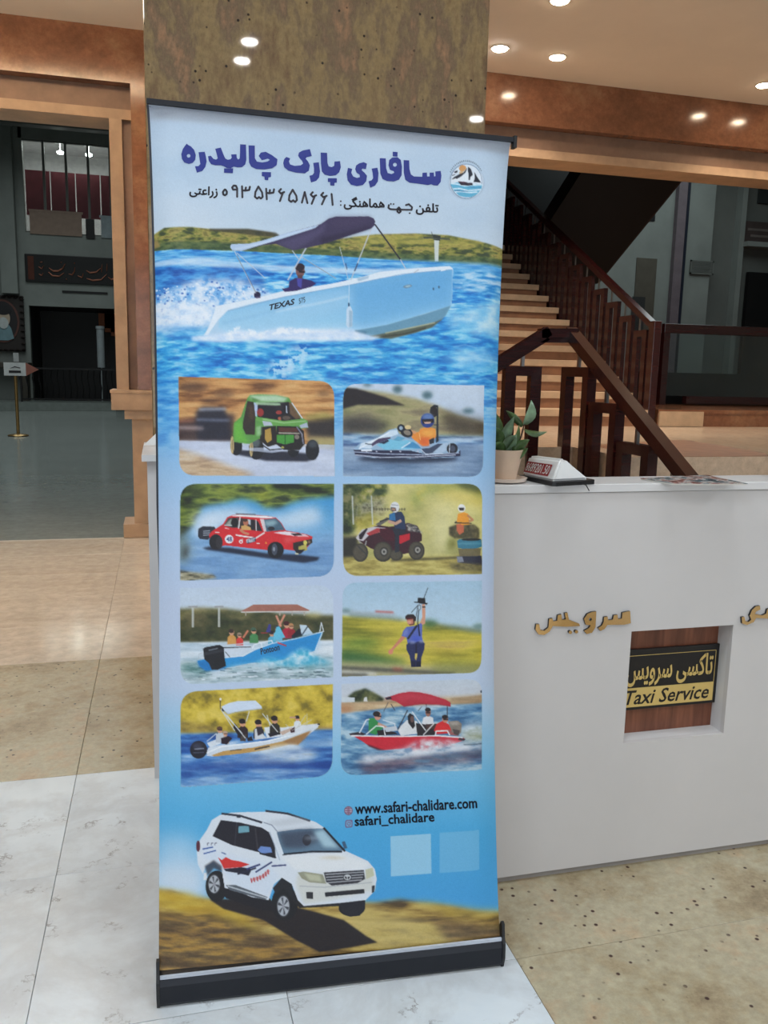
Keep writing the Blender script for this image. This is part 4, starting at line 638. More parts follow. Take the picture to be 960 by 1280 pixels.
def cramp(nt, fac, stops):
    r = nt.nodes.new('ShaderNodeValToRGB'); e = r.color_ramp.elements
    while len(e) < len(stops): e.new(.5)
    for q, (p, c) in zip(e, stops): q.position = p; q.color = lin(c) if len(c) == 3 else c
    nt.links.new(fac, r.inputs[0]); return r.outputs[0]
def mix(nt, a, b, fac, mode='MIX'):
    m = nt.nodes.new('ShaderNodeMix'); m.data_type = 'RGBA'; m.blend_type = mode
    for s, v in ((m.inputs['A'], a), (m.inputs['B'], b)):
        if isinstance(v, tuple): s.default_value = v
        else: nt.links.new(v, s)
    if isinstance(fac, (int, float)): m.inputs['Factor'].default_value = fac
    else: nt.links.new(fac, m.inputs['Factor'])
    return m.outputs['Result']
def plain(name, col, rough=.5, metal=0.0, var=.06, scale=6, spec=.5, bump=0.0):
    m, nt, b = base(name, rough, metal, col, spec)
    v = coords(nt, rnd=True); n = noise(nt, v, scale, 5)
    lo = tuple(max(0, c*(1-var)) for c in col); hi = tuple(min(255, c*(1+var)) for c in col)
    nt.links.new(cramp(nt, n, [(.3, lo), (.7, hi)]), b.inputs['Base Color'])
    if bump:
        bp = nt.nodes.new('ShaderNodeBump'); bp.inputs['Strength'].default_value = bump; bp.inputs['Distance'].default_value = .01
        nt.links.new(noise(nt, v, scale*8, 3), bp.inputs['Height']); nt.links.new(bp.outputs[0], b.inputs['Normal'])
    return m
def granite(name, stops, scale, rough, speck=(40, 30, 26), stretch=(1, 1, 1), rot=(0, 0, 0), speck_amt=.62, speck_scale=22, tint=0.0, spec=.5):
    m, nt, b = base(name, rough, 0, spec=spec)
    v = coords(nt, stretch, True, rot); v2 = coords(nt, (1, 1, 1), True)
    c = cramp(nt, noise(nt, v, scale, 12, .72, .12), stops)
    c = mix(nt, c, cramp(nt, noise(nt, v2, scale*11, 8, .75), [(.32, (120, 108, 98)), (.66, (255, 252, 246))]), .34, 'MULTIPLY')
    vo = nt.nodes.new('ShaderNodeTexVoronoi'); vo.inputs['Scale'].default_value = speck_scale; vo.inputs['Randomness'].default_value = 1.0; nt.links.new(v2, vo.inputs['Vector'])
    sp = cramp(nt, vo.outputs['Distance'], [(.10, (255, 255, 255)), (.17, (0, 0, 0))])
    gate = cramp(nt, noise(nt, v2, speck_scale*.35, 3, .5), [(speck_amt-.02, (0, 0, 0)), (speck_amt+.05, (255, 255, 255))])
    mk = nt.nodes.new('ShaderNodeMath'); mk.operation = 'MULTIPLY'; nt.links.new(sp, mk.inputs[0]); nt.links.new(gate, mk.inputs[1])
    c = mix(nt, c, lin(speck), mk.outputs[0])
    nt.links.new(c, b.inputs['Base Color']); return m
def marble_white(name):
    m, nt, b = base(name, .30)
    v = coords(nt, (1, 1, 1), True)
    c = cramp(nt, noise(nt, v, 2.2, 8, .6, .4), [(.3, (198, 204, 210)), (.5, (211, 217, 223)), (.7, (222, 227, 231))])
    # broken dark cracks: thin zero-crossings of noise, present only in patches
    n = noise(nt, v, 2.6, 9, .66, .25)
    d = nt.nodes.new('ShaderNodeMath'); d.operation = 'SUBTRACT'; d.inputs[1].default_value = .5; nt.links.new(n, d.inputs[0])
    a = nt.nodes.new('ShaderNodeMath'); a.operation = 'ABSOLUTE'; nt.links.new(d.outputs[0], a.inputs[0])
    line = cramp(nt, a.outputs[0], [(0.0, (255, 255, 255)), (.010, (0, 0, 0))])
    gate = cramp(nt, noise(nt, v, 7.5, 5, .65), [(.50, (0, 0, 0)), (.60, (255, 255, 255))])
    mk = nt.nodes.new('ShaderNodeMath'); mk.operation = 'MULTIPLY'; nt.links.new(line, mk.inputs[0]); nt.links.new(gate, mk.inputs[1])
    m2 = nt.nodes.new('ShaderNodeMath'); m2.operation = 'MULTIPLY'; m2.inputs[1].default_value = .75; nt.links.new(mk.outputs[0], m2.inputs[0])
    c = mix(nt, c, lin((112, 104, 104)), m2.outputs[0])
    soft = cramp(nt, noise(nt, v, 1.9, 9, .65, .3), [(.42, (255, 255, 255)), (.5, (228, 224, 222)), (.58, (255, 255, 255))])
    c = mix(nt, c, soft, .6, 'MULTIPLY')
    nt.links.new(c, b.inputs['Base Color']); return m
def wood(name, a, b_, rough=.35, scale=3.0, axis=(1, 14, 14), coat=.3):
    m, nt, b = base(name, rough)
    v = coords(nt, axis, True)
    nt.links.new(cramp(nt, noise(nt, v, scale, 8, .6, .8), [(.3, a), (.7, b_)]), b.inputs['Base Color'])
    b.inputs['Coat Weight'].default_value = coat; b.inputs['Coat Roughness'].default_value = .12
    return m
def emit(name, col, strength):
    m, nt, b = base(name, .4, 0, col); b.inputs['Emission Color'].default_value = lin(col); b.inputs['Emission Strength'].default_value = strength; return m
def glass(name, col=(225, 235, 235), rough=.02, trans=1.0):
    # thin pane: mostly clear, mirrors a little at its surface
    m = bpy.data.materials.new(name); m.use_nodes = True; nt = m.node_tree; nt.nodes.remove(nt.nodes['Principled BSDF'])
    t = nt.nodes.new('ShaderNodeBsdfTransparent'); t.inputs[0].default_value = lin(col)
    g = nt.nodes.new('ShaderNodeBsdfGlossy'); g.inputs['Roughness'].default_value = rough
    fr = nt.nodes.new('ShaderNodeFresnel'); fr.inputs[0].default_value = 1.5; ms = nt.nodes.new('ShaderNodeMixShader')
    nt.links.new(fr.outputs[0], ms.inputs[0]); nt.links.new(t.outputs[0], ms.inputs[1]); nt.links.new(g.outputs[0], ms.inputs[2])
    nt.links.new(ms.outputs[0], nt.nodes['Material Output'].inputs[0]); return m
# ------------------------------------------------------------------ lettering
FORMS = {'ا': (0xFE8D, 0xFE8E, 0, 0), 'ت': (0xFE95, 0xFE96, 0xFE97, 0xFE98), 'ج': (0xFE9D, 0xFE9E, 0xFE9F, 0xFEA0), 'ر': (0xFEAD, 0xFEAE, 0, 0),
         'ز': (0xFEAF, 0xFEB0, 0, 0), 'س': (0xFEB1, 0xFEB2, 0xFEB3, 0xFEB4), 'ع': (0xFEC9, 0xFECA, 0xFECB, 0xFECC), 'ف': (0xFED1, 0xFED2, 0xFED3, 0xFED4),
         'ک': (0xFB8E, 0xFB8F, 0xFB90, 0xFB91), 'گ': (0xFB92, 0xFB93, 0xFB94, 0xFB95), 'ل': (0xFEDD, 0xFEDE, 0xFEDF, 0xFEE0), 'م': (0xFEE1, 0xFEE2, 0xFEE3, 0xFEE4),
         'ن': (0xFEE5, 0xFEE6, 0xFEE7, 0xFEE8), 'ه': (0xFEE9, 0xFEEA, 0xFEEB, 0xFEEC), 'و': (0xFEED, 0xFEEE, 0, 0), 'ی': (0xFBFC, 0xFBFD, 0xFBFE, 0xFBFF)}
def shape_fa(s):
    out = []
    for i, ch in enumerate(s):
        if ch not in FORMS: out.append(ch); continue
        f = FORMS[ch]; pre = i > 0 and s[i-1] in FORMS and FORMS[s[i-1]][2]; nxt = i+1 < len(s) and s[i+1] in FORMS and f[2]
        out.append(chr(f[3] if pre and nxt else f[1] if pre else f[2] if nxt else f[0]))
    return ''.join(reversed(out))
def text_flat(body, offset=0.0, shear=0.0, extrude=0.0, res=2):
    c = bpy.data.curves.new('text', 'FONT'); c.body = body; c.size = 1; c.offset = offset; c.shear = shear; c.extrude = extrude; c.resolution_u = res
    o = bpy.data.objects.new('text', c); C.objects.link(o)
    me = o.evaluated_get(bpy.context.evaluated_depsgraph_get()).to_mesh()
    v = np.array([p.co[:] for p in me.vertices]); f = [tuple(p.vertices) for p in me.polygons]
    bpy.data.objects.remove(o); bpy.data.curves.remove(c)
    return v, f
def text_fit(body, p0, p1, height, offset=0.0, shear=0.0, up=None, bold=0.0):
    # flat lettering fitted between p0 and p1 (lower left and lower right of its box), given box height
    v, f = text_flat(body, offset, shear)
    lo, hi = v.min(0), v.max(0); q = (v-lo)/np.maximum(hi-lo, 1e-6)
    p0 = np.array(p0, float); p1 = np.array(p1, float); e = p1-p0
    n = np.array(up, float) if up is not None else np.array([e[1], -e[0]])/np.hypot(*e)
    out = p0+q[:, :1]*e+q[:, 1:2]*n*height
    if bold:
        d = [(-1, 0), (1, 0), (0, -1), (0, 1), (.7, .7), (-.7, .7), (.7, -.7), (-.7, -.7)]
        return merge([(out+np.array(k)*bold, f) for k in d])
    return out, f
def fill_outline(loops):
    # triangulate outline loops (first outer, others holes) -> verts, tris
    bm = bmesh.new(); edges = []
    for lp in loops:
        vs = [bm.verts.new((p[0], p[1], 0)) for p in lp]
        edges += [bm.edges.new((vs[i], vs[(i+1) % len(vs)])) for i in range(len(vs))]
    bmesh.ops.triangle_fill(bm, edges=edges, use_beauty=True)
    bm.verts.index_update(); v = np.array([x.co[:2] for x in bm.verts]); f = [tuple(q.index for q in t.verts) for t in bm.faces]; bm.free()
    return v, f
def circle(cx, cy, r, n=14): return [(cx+r*math.cos(2*math.pi*k/n), cy+r*math.sin(2*math.pi*k/n)) for k in range(n)]
def merge(parts):
    V = []; Fc = []
    for v, f in parts:
        i = sum(len(x) for x in V); V.append(np.asarray(v)); Fc += [tuple(i+k for k in t) for t in f]
    return np.concatenate(V), Fc
# ------------------------------------------------------------------ palette
WHITE_MARBLE = marble_white('white_marble')
BROWN_TILE = granite('brown_granite_tile', [(.28, (136, 116, 90)), (.42, (172, 156, 126)), (.52, (184, 174, 148)), (.62, (188, 166, 136)), (.74, (176, 148, 118))], 3.2, .26, (66, 44, 38), speck_amt=.48, speck_scale=24)
BEIGE_TILE = granite('beige_polished_marble', [(.3, (208, 194, 178)), (.5, (220, 208, 194)), (.7, (228, 218, 206))], 1.2, .12, (150, 110, 84), (.5, 3, 1), speck_amt=.72, speck_scale=14, spec=.7)
HALL_TILE = granite('hall_polished_floor', [(.3, (146, 152, 150)), (.7, (160, 166, 164))], 1.0, .16, (100, 90, 84), (.4, 2, 1), speck_amt=.8, speck_scale=8, spec=.7)
PILLAR = granite('pillar_granite', [(.24, (84, 64, 50)), (.38, (122, 97, 72)), (.48, (148, 124, 88)), (.56, (118, 98, 78)), (.66, (164, 124, 94)), (.8, (178, 146, 116))], 3.4, .03, (34, 24, 22), (1.9, 1.0, .7), (0, R(-38), 0), speck_amt=.45, speck_scale=26)
ORANGE_STONE = granite('orange_travertine', [(.28, (116, 78, 58)), (.5, (148, 100, 74)), (.72, (174, 130, 98))], 1.7, .14, (110, 60, 34), (1, 1, 1.3), (0, R(30), 0), speck_amt=.8)
BEIGE_STONE = plain('beige_sandstone', (186, 154, 124), .45, var=.07, scale=5)
SHADED_STONE = plain('sandstone_painted_shade', (142, 112, 92), .5, var=.08, scale=6)  # sandstone coloured darker to hold the shade of the recessed bands
CEILING = plain('cream_ceiling_paint', (240, 228, 212), .8, var=.02, scale=1)
GROUT = plain('pale_grout', (178, 172, 164), .8)
GREY_WALL = plain('grey_green_wall_panel', (134, 138, 134), .55, var=.06, scale=1.2)
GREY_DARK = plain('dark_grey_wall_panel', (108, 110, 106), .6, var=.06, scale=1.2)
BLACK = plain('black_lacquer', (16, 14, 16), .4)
DARK_WOOD = wood('mahogany', (42, 15, 16), (62, 25, 24), .22)
DARK_BROWN = wood('dark_brown_panel', (34, 18, 18), (50, 28, 24), .4, coat=.1)
STEEL = plain('brushed_steel', (170, 170, 170), .3, 1.0)
STEP_LIGHT = plain('cream_stone_tread', (200, 172, 142), .4, var=.07)
STEP_DARK = plain('tan_stone_riser', (150, 108, 80), .4, var=.1)
PLASTER = plain('plaster_white', (200, 196, 190), .7, var=.02)
GLASS = glass('clear_glass')

# ------------------------------------------------------------------ lobby floor: slab and tiles
fl = struct(MB().box((-8, -6.2, -.14), (12, 7.9, -.006)).build('floor', GROUT), 'polished stone floor of the lobby laid in large tiles')
TW, TD = .61, .6645
V0 = 3.175-.6645*6
def tile_mesh(name, w, d, mat):
    bm = bmesh.new(); bmesh.ops.create_cube(bm, size=1)
    for v in bm.verts: v.co = Vector((v.co.x*(w-.0016), v.co.y*(d-.0016), v.co.z*.02-.01))
    bmesh.ops.bevel(bm, geom=[e for e in bm.edges if all(x.co.z > -.001 for x in e.verts)], offset=.0008, segments=1, affect='EDGES')
    me = bpy.data.meshes.new(name); bm.to_mesh(me); bm.free(); me.materials.append(mat); return me
tw = tile_mesh('white_tile', TW, TD, WHITE_MARBLE); tb = tile_mesh('brown_tile', TW, TD, BROWN_TILE); tbw = tile_mesh('brown_tile_wide', TW*3, TD, BROWN_TILE); tg = tile_mesh('beige_tile', TW*2, TD, BEIGE_TILE)
rnd = random.Random(5)
U0 = .885
for j in range(-1, 8):                                  # rows along y
    v = V0+TD*(j+.5)
    for i in range(-6, 6):
        u = U0+TW*(i+.5)
        if j < 6 and i < 0: link('white_tile', tw, fl, (u, v, rnd.uniform(-.0004, .0004)))
        elif j >= 6 and i <= 1: link('brown_tile', tb, fl, (u, v, rnd.uniform(-.0004, .0004)))
        elif j < 6 and i == 1: link('brown_tile', tbw, fl, (u, v, rnd.uniform(-.0003, .0003)))
for j in range(5):
    v = 4.504+TD*(j+.5)
    for i in range(-4, 2): link('beige_tile', tg, fl, (-.335+TW*2*(i+.5), v, 0))
# inner hall floor behind the openings
struct(MB().box((-9, 7.9, -.14), (1.6, 36, -.004)).build('floor', HALL_TILE), 'dim polished floor of the inner hall')
# ------------------------------------------------------------------ ceiling, side walls
struct(MB().box((-8, -6.2, 4.31), (12, 7.86, 4.45)).build('ceiling', CEILING), 'cream painted ceiling with recessed downlights')
struct(MB().box((-8.15, -6.2, 0), (-8, 7.9, 4.31)).build('wall_left', PLASTER)); struct(MB().box((12, -6.2, 0), (12.15, 7.9, 4.31)).build('wall_right', PLASTER))
# ------------------------------------------------------------------ pillar
struct(MB().box((-.03, 3.62, 0), (1.385, 5.0, 4.31), .004).build('pillar', PILLAR), 'square speckled brown granite pillar behind the banner')
# ------------------------------------------------------------------ stone front with two openings
struct(MB().box((-8, 7.86, 3.885), (12, 8.35, 4.75)).build('trim_1', ORANGE_STONE), 'polished orange stone beam running below the ceiling')
struct(MB().box((-8, 7.98, 3.69), (12, 8.35, 3.885)).build('trim_2', SHADED_STONE), 'recessed stone band with painted shade under the orange beam')
struct(MB().box((-8, 7.925, 3.61), (12, 8.30, 3.69)).build('trim_3', BEIGE_STONE), 'pale stone lintel edge over both openings')
struct(MB().box((-.184, 7.86, 1.333), (.25, 8.2, 3.885)).build('trim_4', ORANGE_STONE), 'orange stone strip framing the left opening')
struct(MB().box((-.263, 7.98, 1.333), (-.184, 8.2, 3.69)).build('trim_5', SHADED_STONE))
struct(MB().box((-.367, 7.925, 1.333), (-.263, 8.2, 3.61)).build('trim_6', BEIGE_STONE), 'pale stone inner jamb of the left opening')
ped = struct(MB().box((-.42, 7.79, 1.305), (.4, 8.25, 1.333), .004).box((-.412, 7.80, 1.157), (.4, 8.25, 1.305)).build('trim_7', BEIGE_STONE), 'pale stone pedestal at the foot of the jamb')
MB().box((-.304, 7.83, 1.075), (.4, 8.25, 1.157)).build('cap_moulding', BEIGE_STONE, ped)
MB().box((-.244, 7.87, .80), (.4, 8.25, 1.075)).box((-.242, 7.872, .79), (.4, 8.25, .80)).box((-.244, 7.87, .125), (.4, 8.25, .79)).build('shaft', BEIGE_STONE, ped)
MB().box((-.341, 7.83, 0), (.4, 8.25, .125), .004).build('plinth', BEIGE_STONE, ped)
struct(MB().box((.25, 7.9, 0), (2.2, 8.3, 3.885)).build('wall_front', ORANGE_STONE))
struct(MB().box((1.6, 8.3, 0), (1.8, 36, 9.2)).build('wall_divider', GREY_DARK))
# ------------------------------------------------------------------ inner hall on the left
HV = 33.0
def hw(x0, z0, x1, z1, y0=HV, y1=HV+.3): return ((x0, y0, z0), (x1, y1, z1))
m = MB()
for a in ((-12, 0, -4.44, 9.8), (-4.44, 3.63, 1.7, 6.15), (-1.0, 0, 1.7, 3.63), (-.9, 6.15, 1.7, 9.8), (-4.55, 9.28, -.9, 9.8)): m.box(*hw(*a))
struct(m.build('wall_hall', GREY_WALL), 'grey green back wall of the inner hall with dark opening and gallery window')
struct(MB().box((-12, 8.35, 9.72), (1.7, 36, 9.9)).build('ceiling', GREY_DARK))
struct(MB().box((-12.2, 8.3, 0), (-12, 36, 9.9)).build('wall_hall_side', GREY_DARK))
struct(MB().box((-12, 8.3, 4.75), (1.7, 8.5, 9.9)).build('wall_hall_front', GREY_DARK))
struct(MB().box((-5.25, 32.6, 4.0), (-4.72, 33, 9.7)).build('trim_8', GREY_WALL)); struct(MB().box((-9, 31.2, 9.3), (1.6, 31.6, 9.72)).build('trim_9', GREY_DARK))
tag(MB().box((-6.5, 27.4, 9.56), (-1.55, 27.75, 9.72)).build('ceiling_light_trough', plain('unlit_trough', (96, 90, 82), .5)), 'long unlit light trough on the dim hall ceiling', 'light fixture')
# dark recess below with a far staircase
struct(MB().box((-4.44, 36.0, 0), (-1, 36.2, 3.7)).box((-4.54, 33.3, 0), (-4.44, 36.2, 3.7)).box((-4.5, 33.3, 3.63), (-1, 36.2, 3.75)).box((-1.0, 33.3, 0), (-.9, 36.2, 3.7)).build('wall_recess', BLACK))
m = thing('far_staircase', 'staircase with painted orange light glimpsed in the dark hall recess', 'staircase', (-2.1, 34.9, 0))
osm = plain('stone_painted_orange_light', (178, 96, 56), .5)  # orange light on the far steps is put into this colour
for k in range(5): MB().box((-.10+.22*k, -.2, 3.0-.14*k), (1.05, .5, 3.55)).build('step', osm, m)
tag(MB().lathe([(.13, 0), (.13, 1.35), (.15, 1.36), (.15, 1.45), (.1, 1.46)], (-2.0, 32.2, 1.5), 16).lathe([(.02, .1), (.02, 1.5)], (-2.0, 32.2, 0), 8).build('pale_column', plain('pale_metal', (150, 156, 160), .4)), 'slim pale column standing in the dark recess', 'column')
# gallery window
win = struct(MB().box((-4.55, 33.05, 6.15), (-4.49, 33.15, 9.28)).box((-.96, 33.05, 6.15), (-.9, 33.15, 9.28)).box((-4.55, 33.05, 9.22), (-.9, 33.15, 9.28)).box((-4.55, 33.05, 6.15), (-.9, 33.15, 6.2)).build('window_1', GREY_DARK), 'upper gallery window with maroon panels and lamps behind')
for k in range(5): MB().box((-3.80+.74*k, 33.02, 6.15), (-3.72+.74*k, 33.16, 9.28)).build('mullion', GREY_DARK, win)
for k in range(5): MB().box((-4.49+.74*k, 33.09, 6.2), (-3.80+.74*k, 33.10, 9.22)).build('pane', GLASS, win)
maroon = plain('maroon_panel', (126, 58, 68), .5); pale = plain('pale_wall', (206, 206, 206), .6)
struct(MB().box((-5, 36.3, 6.0), (-.5, 36.4, 9.7)).box((-5, 33.3, 6.0), (-.5, 36.4, 6.1)).box((-5, 33.3, 9.55), (-.5, 36.4, 9.7)).box((-5.1, 33.3, 6), (-5, 36.4, 9.7)).box((-.5, 33.3, 6), (-.4, 36.4, 9.7)).build('wall_gallery', pale))
for k, wh in enumerate(('leftmost maroon screen', 'second maroon screen from the left', 'third maroon screen from the left', 'rightmost maroon screen')): tag(MB().box((-4.5+.86*k, 34.0, 6.9), (-3.68+.86*k, 34.1, 8.45)).build('maroon_screen', maroon), wh+' behind the gallery window', 'screen', 'maroon screens behind the gallery window')
for x, lab in ((-3.25, 'leftmost bright lamp seen through the gallery window'), (-2.28, 'bright lamp near the right of the gallery window')):
    tag(MB().lathe([(.02, -.03), (.10, 0), (.12, .06), (.04, .10)], (x, 33.7, 9.02), 12).box((x-.01, 33.69, 9.1), (x+.01, 33.71, 9.5)).build('gallery_lamp', emit('lamp_white', (255, 250, 240), 40)), lab, 'lamp')
tag(MB().box((-4.28, 32.95, 6.10), (-2.55, 32.99, 6.86)).box((-4.3, 32.94, 6.86), (-2.5, 33.0, 6.93)).build('display_board', plain('pinboard_peach', (150, 126, 112), .6)), 'peach display board leaning below the gallery window', 'board')
tag(MB().box((-2.42, 32.94, 6.05), (-2.12, 32.99, 6.72)).build('framed_notice', BLACK), 'small black framed notice under the gallery window', 'notice')
tag(MB().box((-1.9, 32.95, 6.10), (-.95, 32.99, 6.8)).box((-1.95, 32.94, 6.8), (-.9, 33.0, 6.87)).build('notice_board', plain('pale_board', (150, 160, 166), .6)), 'pale notice board right of the black framed notice', 'board')
# calligraphy panel
cp = thing('calligraphy_panel', 'long black calligraphy panel with copper script on hall wall', 'wall panel', (-2.95, 32.94, 4.93))
MB().box((-1.55, -.03, -.48), (1.7, .05, .48), .02).build('panel', BLACK, cp)
MB().box((-1.45, -.04, -.40), (-1.25, -.03, .40)).build('border_strip', plain('copper_dark', (96, 56, 46), .4, .6), cp)
cop = plain('copper_script', (170, 110, 90), .35, .7)
def stroke(pts, r):
    n = len(pts); P = []
    for k in range(16):
        t = k/15*(n-1); i = min(int(t), n-2); q = t-i; P.append((pts[i][0]*(1-q)+pts[i+1][0]*q, -.05, pts[i][1]*(1-q)+pts[i+1][1]*q))
    MB().tube(P, [r*(.35+.65*math.sin(math.pi*min(1, (k+1)/16))) for k in range(16)], 6).build('stroke', cop, cp)
for q, r in (([(-.75, .02), (-.62, -.08), (-.45, -.07), (-.3, .02), (-.2, .2)], .035), ([(-.78, -.12), (-.65, -.24), (-.42, -.25), (-.25, -.12)], .03), ([(.5, -.0), (.62, -.08), (.85, -.04), (1.0, .1)], .03), ([(.5, -.28), (.7, -.34), (1.0, -.3), (1.2, -.1)], .03), ([(-.1, -.15), (.02, -.18), (.1, -.05), (.12, .1)], .025), ([(.2, -.2), (.35, -.26), (.4, -.1)], .025), ([(1.25, -.2), (1.35, -.28), (1.5, -.2), (1.55, .1)], .028), ([(-1.1, .05), (-1.0, -.02), (-.92, .1)], .022), ([(-1.1, -.2), (-1.0, -.25), (-.95, -.15)], .02), ([(1.02, -.05), (1.05, .25)], .02), ([(1.2, 0), (1.22, .28)], .02), ([(-.35, .22), (-.32, .26)], .02), ([(.1, .2), (.12, .26)], .02), ([(-.2, -.32), (-.16, -.36)], .02), ([(-1.05, .2), (-.95, .22)], .02)): stroke(q, r)
tag(MB().box((-3.3, 32.96, 4.13), (-1.75, 33.0, 4.2)).build('air_slot', BLACK), 'thin black air slot below the calligraphy panel', 'vent')
# framed portrait
pf = thing('framed_portrait', 'dark ornate framed oval portrait on the hall wall at left edge', 'picture', (-5.45, 32.85, 2.0))
m = MB().box((-.85, 0, 0), (.85, .12, 1.95), .03)
for k in range(9):
    for zz in (0.06, 1.89): m.lathe([(.02, -.05), (.09, 0), (.02, .05)], (-.8+.2*k, -.02, zz), 8)
    for xx in (-.8, .8): m.lathe([(.02, -.05), (.09, 0), (.02, .05)], (xx, -.02, .06+.22*k), 8)
m.build('frame', plain('dark_carved_frame', (46, 38, 36), .5), pf)
def disc(cx, cz, rx, rz, y, n=28): return MB().prism([(cx+rx*math.cos(2*math.pi*k/n), cz+rz*math.sin(2*math.pi*k/n)) for k in range(n)], y-.01, y)
disc(.15, 1.05, .55, .75, -.02).build('oval_mount', plain('oval_mount', (96, 60, 54), .6), pf); disc(.15, 1.05, .48, .68, -.035).build('picture_ground', plain('picture_ground', (40, 36, 40), .6), pf)
MB().prism([(-.2, .45), (-.1, .85), (.05, 1.0), (.3, 1.0), (.42, .8), (.5, .45), (.3, .38), (0, .38)], -.05, -.04).build('robe', plain('print_robe', (120, 150, 160), .6), pf)
disc(.18, 1.15, .22, .3, -.055).build('face', plain('print_face', (190, 170, 150), .6), pf); disc(.18, .98, .16, .2, -.065).build('beard', plain('print_beard', (196, 200, 200), .6), pf); disc(.18, 1.42, .27, .16, -.065).build('head_wrap', plain('print_wrap', (34, 32, 36), .6), pf)
tag(MB().box((-4.98, 32.6, 1.64), (-4.80, 32.63, 1.95)).build('small_card', pale), 'small white card under the framed portrait', 'card')
tag(MB().box((-6.6, 32.1, 1.42), (-4.42, 32.95, 1.62), .02).box((-6.5, 32.2, 0), (-6.3, 32.9, 1.42)).box((-4.7, 32.2, 0), (-4.5, 32.9, 1.42)).build('console_table', plain('dark_console', (70, 64, 56), .5)), 'dark console shelf below the framed portrait', 'table')
# iron railing and curved kerb at the far end
ir = thing('iron_railing', 'black wrought iron railing across the dark hall recess', 'railing', (-4.6, 31.5, .28))
MB().bar((0, 0, 1.15), (4.2, 0, 1.15), .06, .06).bar((0, 0, .1), (4.2, 0, .1), .05, .05).box((-.03, -.03, .0), (.03, .03, 1.2)).box((4.17, -.03, .0), (4.23, .03, 1.2)).build('rail', BLACK, ir)
bal = mesh('baluster', *(lambda q: (q.v, q.f))(MB().tube([(0, 0, .1), (.03, 0, .5), (-.03, 0, .8), (0, 0, 1.15)], .025, 6)), BLACK)
for k in range(21): link('baluster', bal, ir, (.2*k, 0, 0))
kb = [(-12+.5*k, 31.2-.9*math.exp(-((-12+.5*k+6.5)/2.2)**2)) for k in range(22)]
struct(MB().prism(kb+[(-1.0, 32.9), (-12, 32.9)], 0, .28, 'z').build('trim_10', plain('kerb_stone', (120, 126, 122), .4)))
# ------------------------------------------------------------------ raised level, steps and stair hall on the right
struct(MB().box((2.3, 5.86, 0), (12, 7.9, 1.0)).box((3.06, 5.085, 0), (12, 5.86, 1.0)).box((1.8, 7.9, 0), (14, 8.41, 1.0)).build('floor', granite('upper_floor_marble', [(.3, (204, 178, 152)), (.7, (222, 202, 180))], 1.6, .2, (150, 104, 74), speck_amt=.8, spec=.6)), 'raised beige marble landing behind the counter')
struct(MB().prism([(3.2, 5.095), (4.2, 5.095), (4.34, 5.3), (4.45, 5.97), (4.48, 6.5), (4.2, 6.42), (3.3, 6.0)], 1.0, 1.003, 'z').build('trim_11', STEP_DARK), 'brown stone inlay in the raised landing floor')
es = thing('entrance_steps', 'beige marble steps rising to the landing behind the counter', 'steps', (3.06, 3.385, 0))
for k in range(5): MB().box((0, .34*k, 0), (4.0, 1.70, .1667*(k+1)), .004).build('step', STEP_LIGHT, es)
st = thing('staircase', 'broad staircase of cream treads and tan risers going up', 'staircase', (2.2, 8.41, 1.0))
NS, RI, TR = 14, .182, .336
for k in range(NS):
    MB().box((0, TR*k, 0 if k < 1 else RI*(k-1)), (3.06, TR*(k+1)+.3, RI*k+.105)).build('riser', STEP_DARK, st)
    MB().box((0, TR*k-.025, RI*k+.105), (3.08, TR*(k+1)+.3, RI*(k+1)), .004).build('tread', STEP_LIGHT, st)
def frame_u(w, top, bot, t=.07, d=.06):
    return MB().box((-d/2, -w/2, bot), (d/2, -w/2+t, top)).box((-d/2, w/2-t, bot), (d/2, w/2, top)).box((-d/2, -w/2+t, top-.07), (d/2, w/2-t, top))
sr = thing('stair_railing', 'dark mahogany railing along the broad staircase', 'railing', (5.33, 8.45, 1.0))
slope = .542
MB().bar((0, .0, 1.10), (0, 5.6, 1.10+5.6*slope), .075, .07).build('handrail', DARK_WOOD, sr)
MB().box((-.045, -.06, 0), (.045, .05, 1.16), .006).build('newel_post', DARK_WOOD, sr)
ru = frame_u(.27, .93, -.12, .085, .05); rme = mesh('baluster_frame', ru.v, ru.f, DARK_WOOD)
br = MB().box((-.008, -.008, .90), (.008, .008, 1.09)); bme = mesh('bracket', br.v, br.f, STEEL)
for k in range(16):
    y = .26+.335*k; link('baluster_frame', rme, sr, (0, y, slope*y)); link('bracket', bme, sr, (0, y+.05, slope*(y+.05)))
# flight above, seen from below
uf = thing('upper_flight', 'dark underside of the next stair flight overhead', 'stair flight', (5.5, 8.6, 1.0))
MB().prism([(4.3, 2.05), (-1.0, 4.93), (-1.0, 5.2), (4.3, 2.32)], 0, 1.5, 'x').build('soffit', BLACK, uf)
MB().bar((1.5, 4.3, 2.09), (1.5, -1.0, 4.97), .06, .07).build('edge_rail', plain('stringer_edge', (74, 60, 56), .5), uf)
struct(MB().box((1.8, 14.2, 1.0), (7.1, 14.35, 6.7)).box((7.0, 13.5, 1.0), (7.1, 14.2, 3.35)).build('wall_landing', BLACK)); struct(MB().box((5.4, 13.5, 3.3), (7.0, 14.2, 3.45)).build('floor', DARK_BROWN))
